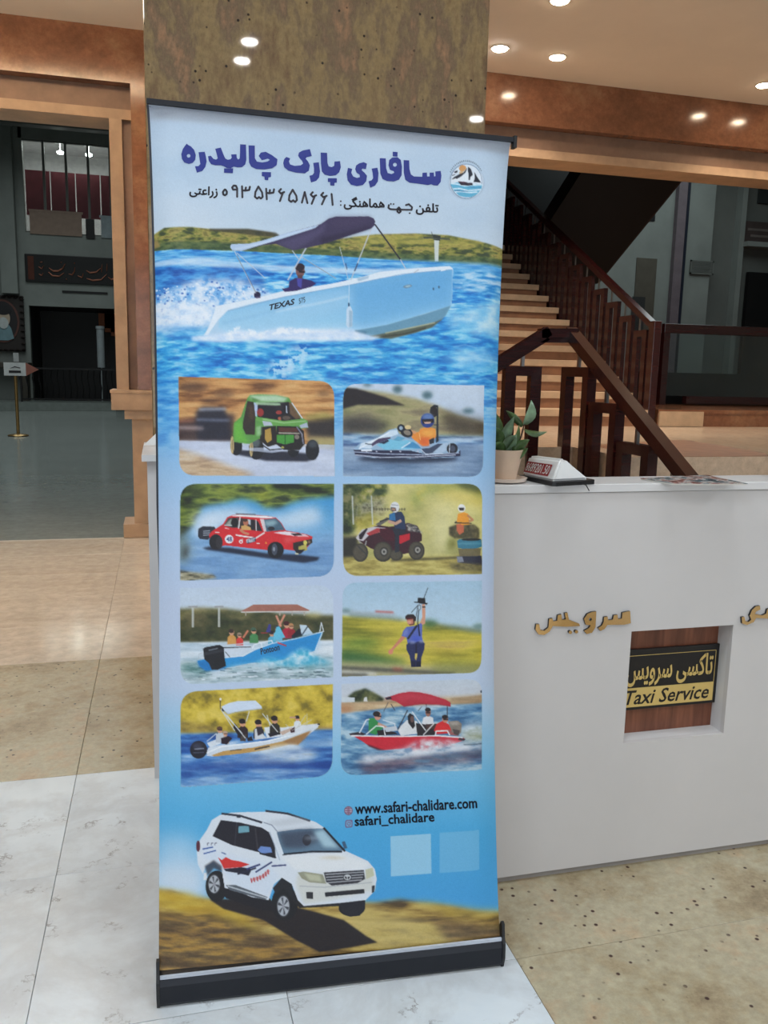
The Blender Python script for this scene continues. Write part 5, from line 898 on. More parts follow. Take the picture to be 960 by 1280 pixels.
# platform right of the stairs with a glazed balustrade
struct(MB().box((5.42, 8.41, 0), (14, 17, 1.15)).box((5.42, 8.40, 1.15), (14, 17, 1.19)).build('trim_12', ORANGE_STONE), 'orange stone kerb of the platform beside the stairs'); MB().box((5.43, 8.385, 1.005), (6.0, 8.41, 1.17)).build('pale_facing', STEP_LIGHT, bpy.data.objects['trim_12'])
gb = thing('glass_balustrade', 'brown framed glass balustrade on the platform beside the stairs', 'balustrade', (6.43, 10, 1.19))
MB().box((0, -.04, .94), (3.2, .04, 1.06), .006).build('top_rail', DARK_WOOD, gb); MB().box((0, -.04, 0), (.09, .04, .94)).build('post', DARK_WOOD, gb); MB().box((1.9, -.04, 0), (1.97, .04, .94)).build('post', DARK_WOOD, gb); MB().box((.4, -.05, .02), (3.2, .05, .12)).build('bottom_rail', DARK_WOOD, gb)
MB().box((.09, -.006, .12), (1.9, .006, .94)).build('pane', GLASS, gb); MB().box((1.97, -.006, .12), (3.2, .006, .94)).build('pane', GLASS, gb)
tag(MB().box((6.5, 10.35, 1.19), (9.6, 10.9, 1.62)).build('low_bench', BLACK), 'long low black bench behind the glass balustrade', 'bench')
# far right walls
WV = 16.0
struct(MB().box((7.0, WV, 1.1), (11.3, WV+.2, 6.7)).build('wall_far', GREY_WALL), 'grey panelled wall of the stair hall'); struct(MB().box((11.3, WV+.25, 1.1), (15, WV+.45, 6.7)).build('wall_far', GREY_DARK))
struct(MB().box((14, 7.9, 1.0), (14.2, 17, 6.7)).build('wall_stair_side', GREY_DARK)); struct(MB().box((1.8, 8.35, 6.6), (14.2, 17, 6.75)).build('ceiling', GREY_DARK)); struct(MB().box((1.8, 8.3, 4.75), (14.2, 8.45, 6.7)).build('wall_stair_front', GREY_DARK))
struct(MB().box((10.35, WV-.12, 1.19), (10.55, WV, 6.6)).build('trim_13', plain('mauve_strip', (112, 100, 106), .5))); tag(MB().box((10.57, WV-.10, 1.19), (10.63, WV-.02, 6.6)).build('wall_pipe', plain('dark_blue_pipe', (30, 34, 48), .4)), 'thin dark blue pipe running up the grey wall', 'pipe')
struct(MB().box((12.0, WV+.05, 1.19), (12.12, WV+.25, 6.6)).box((12.1, WV-.1, 4.35), (14, WV+.25, 4.45)).build('trim_14', GREY_WALL))
vg = thing('wall_vent', 'grey slatted air vent on the grey wall', 'vent', (11.08, WV-.02, 3.86))
MB().box((-.28, -.03, -.14), (.28, .0, -.11)).box((-.28, -.03, .11), (.28, .0, .14)).box((-.28, -.03, -.14), (-.25, 0, .14)).box((.25, -.03, -.14), (.28, 0, .14)).build('frame', GREY_DARK, vg)
sl = MB().box((-.25, -.025, -.008), (.25, -.01, .008)); sme = mesh('slat', sl.v, sl.f, GREY_DARK)
for k in range(7): link('slat', sme, vg, (0, 0, -.09+.03*k))
ws = thing('wall_plaque', 'dark hexagonal plaque with faint lettering on the stair hall wall', 'sign', (12.75, WV+.2, 4.66))
MB().prism([(-.72, 0), (-.55, .24), (.55, .24), (.72, 0), (.55, -.24), (-.55, -.24)], -.06, 0).build('plate', plain('dark_plaque', (74, 62, 60), .4), ws); MB().box((-.5, -.065, .05), (.5, -.06, .10)).box((-.42, -.065, -.08), (.42, -.06, -.03)).build('lettering', plain('plaque_letter', (110, 100, 96), .5), ws)
struct(MB().box((12.35, WV+.1, 1.19), (13.6, WV+.2, 3.85)).build('door_1', BLACK)); struct(MB().box((9.55, WV-.02, 1.19), (10.02, WV-.0, 3.98)).build('door_2', plain('brown_recess', (84, 78, 68), .6))); struct(MB().box((9.5, WV-.03, 1.19), (9.8, WV-.02, 3.2)).build('door_3', plain('dark_recess', (44, 44, 44), .6)))
struct(MB().box((7.6, WV-.02, 4.72), (9.9, WV, 6.5)).build('window_2', plain('dark_window', (30, 30, 32), .3))); struct(MB().box((12.5, WV+.2, 5.3), (14, WV+.25, 6.5)).build('window_3', plain('dark_window_grey', (50, 54, 54), .3)))
# ------------------------------------------------------------------ downlights
LENS = emit('downlight_lens', (255, 232, 200), 60); RING = plain('downlight_ring', (210, 200, 186), .4); LENSW = emit('downlight_lens_white', (255, 250, 244), 120)
lr = MB().lathe([(.066, -.006), (.076, -.008), (.080, -.003), (.080, 0), (.064, 0)], (0, 0, 0), 24); ring_me = mesh('ring', lr.v, lr.f, RING)
ll = MB().lathe([(.004, -.018), (.060, -.014), (.066, -.004), (.01, -.001)], (0, 0, 0), 24); lens_me = mesh('lens', ll.v, ll.f, LENS); lensw_me = mesh('lens', ll.v, ll.f, LENSW)
def downlight(x, y, label, power=85, white=False, z=4.31, col=(1.0, .84, .66), spread=115):
    t = thing('ceiling_downlight', label, 'downlight', (x, y, z), 'recessed downlights in the lobby ceiling')
    link('ring', ring_me, t); link('lens', lensw_me if white else lens_me, t)
    l = bpy.data.lights.new('downlight', 'SPOT'); l.energy = power; l.color = col; l.shadow_soft_size = .05; l.spot_size = R(spread); l.spot_blend = .9
    o = bpy.data.objects.new('downlight_beam', l); C.objects.link(o); o.parent = t; o.location = (0, 0, -.03)
    return t
downlight(2.896, 7.288, 'big white recessed downlight beside the granite pillar', 100, True, col=(1, .9, .8))
downlight(3.453, 7.318, 'warm recessed downlight right of the white one', 90)
downlight(5.619, 7.353, 'recessed downlight at the right edge of the ceiling', 90)
downlight(2.959, 6.278, 'recessed downlight cut by the top edge of the picture', 70)
for x, y in ((6.15, 7.30), (-.9, 6.2), (-2.0, 6.1), (-3.2, 6.2), (-2.4, 5.2)):  # all but the first are added to light the left lobby
    downlight(x, y, 'unseen warm recessed downlight lighting the lobby outside the picture', 85 if y > 4 else 26, y < 4)
for (x, y), lab in (((.81, -.57), 'downlight mirrored as the upper spot in the granite pillar'), ((.79, -1.04), 'downlight mirrored as the lower left spot in the pillar'), ((3.43, -2.0), 'downlight mirrored at the right edge of the pillar')):
    downlight(x, y, lab, 26, True)
downlight(4.2, 9.0, 'recessed downlight above the foot of the staircase', 250, False, 4.9, col=(1.0, .9, .77), spread=120)
for _x, _y in ((-2.2, 1.2), (-2.2, -1.2), (5.2, 1.2), (5.2, -1.2), (1.1, 1.55)):  # housings for the unseen overhead lights added to the lobby
    t = thing('added_panel_lamp', 'unseen rectangular panel lamp added to brighten the lobby floor', 'lamp', (_x, _y, 4.31), 'added panel lamps brightening the lobby')
    MB().box((-.63, -.33, -.02), (.63, .33, 0)).box((-.6, -.3, -.03), (.6, .3, -.02)).build('housing', RING, t)
tag(MB().box((-4.0, 6.26, 4.12), (0.0, 6.34, 4.15)).box((-4.0, 6.29, 4.15), (-3.97, 6.31, 4.31)).box((-.03, 6.29, 4.15), (0, 6.31, 4.31)).build('light_strip', RING), 'slim uplight strip hung under the left part of the ceiling', 'light strip')
# ------------------------------------------------------------------ roll-up banner
BW = .869
TL, TRc, BRc, BL = (np.array(p) for p in ((-.010, 2.067, 2.109), (.838, 2.012, 2.089), (.817, 1.800, .103), (-.031, 1.855, .122)))
TL, TRc, BRc, BL = (np.array((0, 0, 1.53))+(p-np.array((0, 0, 1.53)))*1.0224 for p in (TL, TRc, BRc, BL))
ART = [(185.8, 130.8), (638.8, 178.0), (626.0, 1173.7), (198.6, 1213.0)]       # sheet corners as image pixel positions
def homog(src, dst):
    A = []
    for (a, b), (x, y) in zip(src, dst):
        A.append([a, b, 1, 0, 0, 0, -x*a, -x*b, -x]); A.append([0, 0, 0, a, b, 1, -y*a, -y*b, -y])
    h = np.linalg.svd(np.array(A))[2][-1].reshape(3, 3); return h/h[2, 2]
HST = homog([(0, 0), (1, 0), (1, 1), (0, 1)], ART); HIN = np.linalg.inv(HST)
def hap(H, p):
    q = np.concatenate([p, np.ones((len(p), 1))], 1) @ H.T; return q[:, :2]/q[:, 2:]
nrm = np.cross(TRc-TL, BL-TL); nrm /= np.linalg.norm(nrm)
if nrm[1] > 0: nrm = -nrm                              # towards the viewer
CURL = .09
def flat(sx, t):
    sx = np.asarray(sx)[:, None]; t = np.asarray(t)[:, None]
    return (TL*(1-sx)+TRc*sx)*(1-t)+(BL*(1-sx)+BRc*sx)*t
def curl(s, t):
    # lateral position and setback of a sheet whose edges bow backwards between rail and base
    d = s*BW; x = d.copy(); back = np.zeros_like(d)
    for side in (0, 1):
        loss = (.010*np.sin(np.pi*t**.7) if side == 0 else .0165*np.sin(np.pi*t**.9)); a = np.sqrt(6*np.maximum(loss, 1e-7)/CURL)*1.02
        e = (CURL-d) if side == 0 else (d-(BW-CURL)); on = e > 0
        lat = CURL/a*np.sin(a*e/CURL); bk = CURL/a*(1-np.cos(a*e/CURL))
        x = np.where(on, CURL-lat if side == 0 else BW-CURL+lat, x); back = np.where(on, bk, back)
    return x/BW, back
ban = thing('roll_up_banner', 'tall printed roll-up banner with boats and vehicles leaning before the counter', 'banner', (.40, 1.85, 0))
BO = np.array((.40, 1.85, 0))
NX, NY = 500, 1180
ss, tt = np.meshgrid(np.linspace(0, 1, NX), np.linspace(0, 1, NY)); ss = ss.ravel(); tt = tt.ravel()
sx, bk = curl(ss, tt)
PV = flat(sx, tt)-nrm*bk[:, None]-BO
art = paint_art()
ap = hap(HST, np.stack([sx, tt], 1))
gx = np.clip((ap[:, 0]-AX0)*AK-.5, 0, CW-1.001); gy = np.clip((ap[:, 1]-AY0)*AK-.5, 0, CH-1.001)
ix = gx.astype(int); iy = gy.astype(int); fx = (gx-ix)[:, None]; fy = (gy-iy)[:, None]
sm = (art[iy, ix]*(1-fx)+art[iy, ix+1]*fx)*(1-fy)+(art[iy+1, ix]*(1-fx)+art[iy+1, ix+1]*fx)*fy
sm = sm+np.random.RandomState(3).normal(0, 2.2, (len(sm), 1))
PRINT_GAIN = .99
colr = np.clip(srgb_lin(np.clip(sm, 0, 255))*PRINT_GAIN, 0, .92)
me = bpy.data.meshes.new('printed_sheet'); me.vertices.add(NX*NY); me.vertices.foreach_set('co', PV.astype(np.float32).ravel())
idx = np.arange(NX*NY).reshape(NY, NX); quads = np.stack([idx[:-1, :-1], idx[1:, :-1], idx[1:, 1:], idx[:-1, 1:]], -1).reshape(-1, 4)
nq = len(quads); me.loops.add(nq*4); me.loops.foreach_set('vertex_index', quads.ravel().astype(np.int32)); me.polygons.add(nq)
me.polygons.foreach_set('loop_start', np.arange(0, nq*4, 4, dtype=np.int32)); me.polygons.foreach_set('loop_total', np.full(nq, 4, np.int32)); me.update(calc_edges=True)
me.polygons.foreach_set('use_smooth', np.ones(nq, bool))
ca = me.color_attributes.new('print', 'FLOAT_COLOR', 'POINT'); ca.data.foreach_set('color', np.concatenate([colr, np.ones((len(colr), 1))], 1).astype(np.float32).ravel())
pm, nt, b = base('printed_vinyl', .42, spec=.35); at_ = nt.nodes.new('ShaderNodeAttribute'); at_.attribute_name = 'print'; nt.links.new(at_.outputs['Color'], b.inputs['Base Color'])
me.materials.append(pm)
sheet = link('printed_sheet', me, ban); sheet['label'] = 'vinyl sheet printed with a lake boat, eight photos and an off-road car'
# dark back of the sheet, just behind it and a hair wider on the left
m = MB(); NB = 260; cols_ = [0, .03, .06, .1, .5, .9, .94, .97, 1.0]
gs, gt = np.meshgrid(np.array(cols_), np.linspace(0, 1, NB)); bx, bb = curl(gs.ravel(), gt.ravel()); bx = np.where(gs.ravel() == 0, bx-.006*(1-np.clip((gt.ravel()-.45)/.1, 0, 1)), bx)
m.v = [tuple(p) for p in flat(bx, gt.ravel())-nrm*(bb+.004)[:, None]-BO]; nc = len(cols_)
m.f = [(j*nc+i, (j+1)*nc+i, (j+1)*nc+i+1, j*nc+i+1) for j in range(NB-1) for i in range(nc-1)]
m.build('sheet_backing', plain('grey_backing', (46, 48, 58), .6), ban, smooth=True)
def on_sheet(p, off=.0006):
    q = hap(HIN, np.asarray(p, float)); return flat(q[:, 0], q[:, 1])+nrm*off-BO
def letters(name, parts, mat, off=.0006, label=None):
    v, f = merge(parts); me = mesh(name, on_sheet(v, off), f, mat); o = link(name, me, sheet)
    if label: o['label'] = label
    return o
INK_BLUE = plain('blue_ink', (30, 46, 132), .42, var=.03); INK_GREY = plain('charcoal_ink', (52, 48, 60), .42, var=.03); INK_NAVY = plain('navy_ink', (24, 36, 58), .42, var=.03)
FA = lambda pts: [(220+x/5.333, 160+y/5.333) for x, y in pts]; FB = lambda pts: [(390+x/5.333, 160+y/5.333) for x, y in pts]
head = [
    fill_outline([FA([(72, 106), (84, 116), (100, 124), (122, 148), (133, 182), (129, 214), (112, 234), (86, 241), (56, 231), (40, 207), (36, 176), (46, 142), (58, 124)]), FA(circle(85, 187, 12))]),
    fill_outline([FA([(151, 163), (192, 160), (200, 190), (205, 224), (196, 262), (176, 288), (140, 299), (127, 256), (150, 256), (163, 242), (158, 210)])]),
    fill_outline([FA([(428, 110), (467, 112), (470, 214), (462, 245), (441, 262), (411, 264), (386, 259), (366, 270), (340, 268), (318, 256), (300, 250), (262, 250), (235, 243), (219, 220), (214, 190), (233, 186), (250, 207), (268, 212), (279, 204), (272, 175), (262, 140), (299, 132), (312, 165), (322, 190), (331, 206), (346, 213), (363, 210), (372, 200), (368, 178), (404, 176), (406, 200), (416, 212), (425, 204), (427, 170)])]),
    fill_outline([FA([(321, 271), (382, 270), (380, 303), (320, 300)])]),
    fill_outline([FA([(484, 117), (526, 119), (527, 203), (540, 225), (575, 231), (610, 225), (626, 214), (612, 206), (588, 213), (572, 216), (552, 188), (566, 165), (599, 160), (640, 182), (677, 210), (672, 249), (641, 270), (590, 278), (535, 275), (502, 259), (487, 231)])]),
    fill_outline([FA([(573, 294), (634, 296), (634, 328), (617, 331), (615, 350), (592, 347), (590, 326), (573, 322)])]),
    fill_outline([FA([(736, 194), (762, 204), (753, 224), (761, 244), (792, 254), (832, 250), (848, 238), (841, 221), (826, 205), (815, 186), (820, 165), (846, 151), (893, 142), (906, 188), (872, 196), (864, 205), (881, 225), (893, 250), (886, 286), (860, 304), (800, 299), (750, 286), (722, 263), (715, 235), (722, 208)])]),
    fill_outline([FB([(8, 234), (46, 230), (54, 290), (48, 331), (28, 354), (-6, 365), (-17, 320), (4, 314), (14, 300), (14, 270)])]),
    fill_outline([FB([(58, 165), (101, 167), (104, 235), (112, 257), (131, 262), (148, 254), (150, 225), (187, 222), (193, 262), (182, 296), (160, 316), (120, 321), (85, 313), (66, 291), (60, 240)])]),
    fill_outline([FB([(106, 336), (166, 336), (166, 366), (150, 367), (150, 386), (122, 384), (122, 362), (106, 361)])]),
    fill_outline([FB([(240, 267), (269, 274), (262, 300), (275, 324), (300, 334), (319, 329), (317, 312), (298, 300), (288, 276), (295, 250), (315, 237), (345, 229), (367, 239), (360, 276), (336, 272), (331, 282), (350, 299), (367, 320), (362, 356), (340, 381), (300, 389), (260, 379), (238, 351), (232, 310)])]),
    fill_outline([FB([(398, 272), (436, 266), (444, 300), (440, 356), (420, 386), (388, 399), (377, 356), (398, 350), (408, 335), (404, 300)])]),
    fill_outline([FB([(452, 202), (492, 204), (495, 270), (505, 301), (530, 308), (548, 300), (545, 290), (520, 280), (510, 250), (515, 215), (535, 198), (570, 196), (592, 214), (600, 260), (598, 316), (580, 346), (545, 358), (500, 355), (470, 341), (456, 306)]), FB(circle(553, 246, 13))]),
    fill_outline([FB([(538, 159), (571, 162), (570, 193), (538, 190)])]),
    fill_outline([FB([(611, 215), (648, 217), (650, 275), (660, 311), (680, 324), (735, 326), (736, 300), (766, 298), (768, 324), (784, 324), (784, 299), (812, 298), (814, 324), (823, 322), (822, 291), (858, 287), (863, 320), (858, 361), (838, 385), (812, 384), (795, 376), (772, 382), (700, 371), (650, 366), (622, 346), (612, 300)])])]
letters('headline_lettering', head, INK_BLUE, label='bold blue Persian headline')
fa = shape_fa
def pen(pts, wd):
    # pen stroke through pts: quads with round joints
    parts = []
    for a, b_ in zip(pts[:-1], pts[1:]):
        a = np.array(a, float); b_ = np.array(b_, float); d = b_-a; n = np.array([-d[1], d[0]])/max(np.hypot(*d), 1e-6)*wd/2
        parts.append((np.array([a+n, a-n, b_-n, b_+n]), [(0, 1, 2, 3)]))
    for p in pts: parts.append((np.array(circle(p[0], p[1], wd/2, 10)), [tuple(range(10))]))
    return merge(parts)
FD = lambda pts: [(275+x/6.4, 225+y/6.4) for x, y in pts]; FE = lambda pts: [(420+x/7.11, 240+y/7.11) for x, y in pts]
dg = [[(38, 78), (24, 98), (28, 118), (40, 124), (54, 114), (56, 96), (46, 80), (38, 78)], [(138, 136), (138, 68), (128, 48), (110, 46), (98, 62), (106, 78), (136, 78)], [(180, 140), (177, 52)], [(180, 84), (204, 86), (208, 62)], [(204, 86), (234, 82), (240, 56)],
      [(308, 54), (284, 98), (280, 136), (298, 150), (313, 138), (328, 150), (342, 136), (337, 100), (308, 54)], [(375, 156), (370, 72)], [(374, 104), (396, 108), (400, 82)], [(396, 108), (428, 102), (433, 76)], [(488, 74), (472, 92), (488, 110), (514, 98)], [(502, 108), (480, 170)],
      [(582, 80), (556, 124), (552, 162), (570, 176), (586, 164), (602, 178), (616, 162), (611, 128), (582, 80)], [(656, 182), (678, 98), (700, 186)], [(742, 100), (726, 118), (744, 136), (770, 124)], [(757, 136), (734, 192)], [(826, 104), (810, 122), (828, 140), (854, 128)], [(841, 140), (816, 196)], [(893, 114), (902, 200)]]
jht = [[(622, 118), (648, 110), (676, 136), (672, 160), (560, 158), (482, 154), (466, 142), (470, 118)], [(560, 158), (576, 174), (562, 188), (546, 176), (546, 150), (560, 138), (574, 156)]]
ph = [text_fit(fa('زراعتی'), (236.9, 246.2), (271.6, 248.2), 14.0, bold=.45)]+[pen(FD(q), 2.5) for q in dg]+[pen(FE(q), 2.3) for q in jht]+[(np.array(FE(circle(x, y, 8, 8))), [tuple(range(8))]) for x, y in ((655, 190), (488, 108), (512, 109), (43, 84), (43, 118))]
ph += [text_fit(fa('تلفن'), (520, 268.2), (547.6, 269.2), 14.2, bold=.45), text_fit(fa('هماهنگی'), (430, 261.8), (480.4, 263.2), 15.6, bold=.45)]
letters('phone_lettering', ph, INK_GREY, label='charcoal Persian contact line with phone number')
letters('web_lettering', [text_fit('www.safari-chalidare.com', (444.7, 1017.5), (596.5, 1010), 13.2, bold=.42), text_fit('safari_chalidare', (444.2, 1034.3), (543.2, 1028.6), 13.6, bold=.42)], INK_NAVY, label='navy web address and account name')
letters('boat_name_lettering', [text_fit('TEXAS', (338, 388), (370, 380.2), 7.2, .03, .35), text_fit('575', (374, 380), (383, 377.4), 6.4, .0, .35)], INK_NAVY)
letters('pontoon_lettering', [text_fit('Pontoon', (326.5, 818.5), (350.5, 812.5), 8.2, .02, .2)], INK_NAVY)
# rails, base, pole
ALU = plain('black_anodised_aluminium', (26, 28, 36), .38, .3, var=.04); CAPM = plain('black_plastic', (18, 18, 22), .45, var=.04); STRIP = plain('grey_clamp_strip', (186, 192, 204), .4)
dx = (TRc-TL)/np.linalg.norm(TRc-TL)
def obar(a, b, w, h): return MB().bar(tuple(np.array(a)-BO), tuple(np.array(b)-BO), w, h)
tr_ = obar(TL-dx*.004+np.array((0, 0, .006)), TRc+dx*.006+np.array((0, 0, .005)), .016, .011).build('top_rail', ALU, ban)
mm = MB(); mm.box(tuple(TRc+dx*.006-BO+np.array((-.002, -.010, -.014))), tuple(TRc+dx*.006-BO+np.array((.006, .010, .014)))); mm.build('rail_end_cap', CAPM, tr_)
ang = math.atan2(dx[1], dx[0]); mid = (BL+BRc)/2
prof = [(-.012, .003), (-.018, .012), (-.018, .058), (-.013, .072), (-.004, .076), (.05, .076), (.078, .060), (.086, .035), (.080, .003)]
def rotz(v): return [(x*math.cos(ang)-y*math.sin(ang)+mid[0]-BO[0], x*math.sin(ang)+y*math.cos(ang)+mid[1]-BO[1], z) for x, y, z in v]
m = MB().prism(prof, -.432, .434, 'x'); m.v = rotz(m.v); cas = m.build('cassette', ALU, ban)
for s_ in (-.4395, .434):
    m = MB().prism([(-.014, .0), (-.022, .03), (-.020, .070), (-.012, .086), (-.006, .118), (.004, .120), (.02, .092), (.07, .066), (.09, .03), (.084, 0)], s_, s_+.0075, 'x'); m.v = rotz(m.v); m.build('end_cap', CAPM, cas)
m = MB().box((-.431, -.012, .0735), (.433, -.006, .0815)); m.v = rotz(m.v); m.build('clamp_strip', STRIP, cas)
for s_ in (-.33, .33):
    m = MB().box((s_-.02, .0, 0), (s_+.02, .19, .003)); m.v = rotz(m.v); m.build('foot', CAPM, cas)
ptop = (TL+TRc)/2-nrm*.02-BO; pbot = mid-nrm*.02-BO
MB().tube([(pbot[0], pbot[1]+.01, .06), tuple(ptop)], .008, 10).build('support_pole', STEEL, ban)
# ------------------------------------------------------------------ reception counter
WHITE = plain('white_laminate', (206, 202, 202), .42, var=.015, scale=2); WEDGE = plain('white_ledge', (214, 212, 213), .35, var=.015, scale=2)
rc = thing('reception_counter', 'white reception counter with square niche and narrow top ledge', 'counter', (1.3, 2.164, 0)); O = (1.3, 2.164, 0)
def loc(a): return (a[0]-O[0], a[1]-O[1], a[2]-O[2])
def cbox(m, a, b, bev=0): return m.box(loc(a), loc(b), bev)
ZT = 1.228; FV = 2.164; N0, N1, NZ0, NZ1 = 1.3605, 1.7175, .418, .777; ND = .068
m = MB()
for a, b in (((.36, FV, .022), (N0, FV+.018, ZT-.026)), ((N1, FV, .022), (3.0, FV+.018, ZT-.026)), ((N0, FV, .022), (N1, FV+.018, NZ0)), ((N0, FV, NZ1), (N1, FV+.018, ZT-.026))): cbox(m, a, b)
m.build('front_panel', WHITE, rc)
cbox(MB(), (.36, FV+.012, 0), (3.0, FV+.10, .022)).build('toe_plinth', plain('painted_toe_shade', (150, 144, 140), .6), rc)  # grey colour holds the shade of the gap under the front
cbox(MB(), (.36, FV-.008, ZT-.024), (3.0, FV+.155, ZT), .002).build('top_ledge', WEDGE, rc)
cbox(MB(), (.36, FV+.135, .7), (3.0, FV+.153, ZT-.026)).build('inner_panel', WHITE, rc)
m = MB(); cbox(m, (N0-.012, FV+.018, NZ0-.012), (N0, FV+ND, NZ1+.012)); cbox(m, (N1, FV+.018, NZ0-.012), (N1+.012, FV+ND, NZ1+.012)); cbox(m, (N0, FV+.018, NZ0-.012), (N1, FV+ND, NZ0)); cbox(m, (N0, FV+.018, NZ1), (N1, FV+ND, NZ1+.012)); m.build('niche_lining', WEDGE, rc)
cbox(MB(), (N0-.012, FV+ND, NZ0-.012), (N1+.012, FV+ND+.012, NZ1+.012)).build('niche_back', wood('niche_wood', (92, 50, 34), (138, 84, 60), .4, 2.2, (14, 14, 1.2), .1), rc)
cbox(MB(), (.36, FV+.018, 0), (.378, 3.08, ZT-.026)).build('side_panel', WHITE, rc); cbox(MB(), (-.048, 3.08, .0), (.378, 3.098, ZT-.026)).build('wing_panel', WHITE, rc); cbox(MB(), (-.048, 3.098, 0), (-.03, 3.58, ZT-.026)).build('wing_end_panel', WHITE, rc)
cbox(MB(), (-.066, 3.055, ZT-.024), (.40, 3.59, ZT), .002).build('wing_ledge', WEDGE, rc)
# raised gold letters on the front
GOLD = plain('gold_mirror_acrylic', (226, 190, 136), .12, 1.0, var=.03); 
def raised(name, loops_list, label):
    m = MB()
    for loops in loops_list:
        wl = [[at(660+x/3.2, 740+y/3.2, FV) for x, y in lp] for lp in loops]
        v, f = fill_outline([[(p.x, p.z) for p in lp] for lp in wl]); i = len(m.v)
        for yy in (-.008, -.0002): m.v += [loc((p[0], FV+yy, p[1])) for p in v]
        n = len(v); m.f += [tuple(i+k for k in t) for t in f]+[tuple(i+n+k for k in reversed(t)) for t in f]
        for lp in wl:
            j = len(m.v); q = len(lp)
            for yy in (-.008, -.0002): m.v += [loc((p.x, FV+yy, p.z)) for p in lp]
            m.f += [(j+k, j+(k+1) % q, j+q+(k+1) % q, j+q+k) for k in range(q)]
    o = m.build(name, GOLD, rc); o['label'] = label; o.data.materials.append(CAPM)
    for p in o.data.polygons: p.material_index = 0 if abs(p.normal.y) > .5 else 1
raised('raised_letter', [[[(403, 74), (406, 122), (380, 128), (312, 129), (301, 145), (284, 153), (275, 141), (290, 132), (297, 117), (299, 98), (313, 95), (315, 110), (334, 108), (338, 90), (353, 88), (355, 106), (370, 104), (372, 80), (388, 76)]]], 'gold raised Persian letters beside the niche')
raised('raised_letter', [[[(268, 75), (265, 138), (251, 160), (230, 165), (219, 152), (238, 142), (246, 130), (226, 128), (219, 105), (232, 85), (250, 77)], circle(244, 106, 6, 10)]], 'gold raised Persian letter in the middle of the word')
raised('raised_letter', [[[(28, 126), (41, 126), (44, 148), (60, 152), (77, 139), (80, 105), (93, 102), (96, 115), (112, 112), (114, 90), (129, 86), (131, 109), (146, 106), (142, 82), (153, 79), (159, 108), (200, 124), (203, 133), (150, 136), (95, 133), (82, 155), (60, 169), (38, 166), (25, 148)]], [circle(165, 158, 7, 10)], [circle(189, 156, 7, 10)]], 'gold raised Persian letters at the left end of the word')
raised('raised_letter', [[[(848, 98), (859, 96), (863, 114), (876, 117), (886, 108), (880, 92), (889, 70), (905, 55), (921, 52), (923, 67), (906, 75), (901, 85), (930, 91), (946, 84), (950, 66), (966, 62), (970, 84), (990, 82), (994, 58), (1012, 54), (1016, 98), (944, 103), (906, 101), (896, 118), (870, 129), (850, 123)]]], 'gold raised Persian letters cut by the right edge')
# sign board in the niche
sb = thing('taxi_sign_board', 'black and yellow taxi service sign standing in the counter niche', 'sign', (1.52, FV+.055, NZ0)); BV = FV+.054
def bpt(x, y): p = at(660+x/3.2, 740+y/3.2, BV); return (p.x-1.52, p.z-NZ0)
def quad(name, pts, y0, y1, mat): return MB().prism([bpt(*p) for p in pts], y0-.055, y1-.055, 'y').build(name, mat, sb)
X0, X1 = N0+.002-1.52, bpt(757, 330)[0]
z1, z0 = bpt(766, 207)[1], bpt(742, 442)[1]
BY = BV-FV-.055
MB().box((X0, BY, z0), (X1, BY+.010, z1), .001).build('board', plain('black_sign_board', (24, 22, 24), .35), sb)
YEL = plain('yellow_sign_film', (214, 184, 112), .4, var=.03); zt = bpt(750, 231)[1]; zm = bpt(735, 358)[1]; zb = bpt(732, 432)[1]; xr = bpt(745, 330)[0]
MB().box((X0, BY-.0006, zb), (xr, BY, zm)).build('yellow_band', YEL, sb)
MB().box((X0, BY-.0006, zt-.0016), (xr, BY, zt)).box((xr-.0016, BY-.0006, zm), (xr, BY, zt)).build('border_line', YEL, sb)
def flatword(body, x0, x1, za, zb_, mat, name, offset=0, shear=0):
    v, f = text_fit(body, (x0, za), (x1, za), zb_-za, offset, shear, up=(0, 1)); o = link(name, mesh(name, [(p[0], BY-.0012, p[1]) for p in v], f, mat), sb); return o
flatword(fa('تاکسی سرویس'), bpt(392, 350)[0], bpt(738, 300)[0], zm+.004, zt-.008, YEL, 'persian_lettering', .02)
flatword('Taxi Service', bpt(390, 400)[0], bpt(722, 400)[0], zb+.008, zm-.007, plain('black_print', (22, 20, 22), .4), 'english_lettering', .014, .25)
# ------------------------------------------------------------------ things on the counter
TO = Vector((1.10, 2.20, ZT)); tl = thing('taxi_roof_light', 'white taxi roof light with red number plate on the counter ledge', 'taxi light', TO)
WP = plain('white_plastic', (226, 226, 226), .3, var=.02)
Q = [Vector(p)-Vector((1.10, 2.20, 1.228)) for p in ((1.030, 2.285, 1.240), (1.055, 2.130, 1.240), (1.190, 2.163, 1.240), (1.172, 2.308, 1.240), (1.037, 2.256, 1.300), (1.086, 2.142, 1.300), (1.112, 2.170, 1.300), (1.072, 2.270, 1.300))]
bq = [(-.074, .090), (-.050, -.082), (-.04, -.086), (.098, -.048), (.104, -.036), (.082, .115)]
MB().prism(bq, .001, .0125, 'z').build('rubber_base', CAPM, tl)
bm = bmesh.new(); bv = [bm.verts.new(q) for q in Q]
for q in ((3, 2, 1, 0), (4, 5, 6, 7), (0, 1, 5, 4), (1, 2, 6, 5), (2, 3, 7, 6), (3, 0, 4, 7)): bm.faces.new([bv[k] for k in q])
bmesh.ops.recalc_face_normals(bm, faces=bm.faces[:]); bmesh.ops.bevel(bm, geom=bm.edges[:], offset=.007, segments=3, affect='EDGES')
MB().bm(bm).build('housing', WP, tl, smooth=True)
fn = (Q[1]-Q[0]).cross(Q[4]-Q[0]).normalized(); fn = fn if fn.x < 0 else -fn
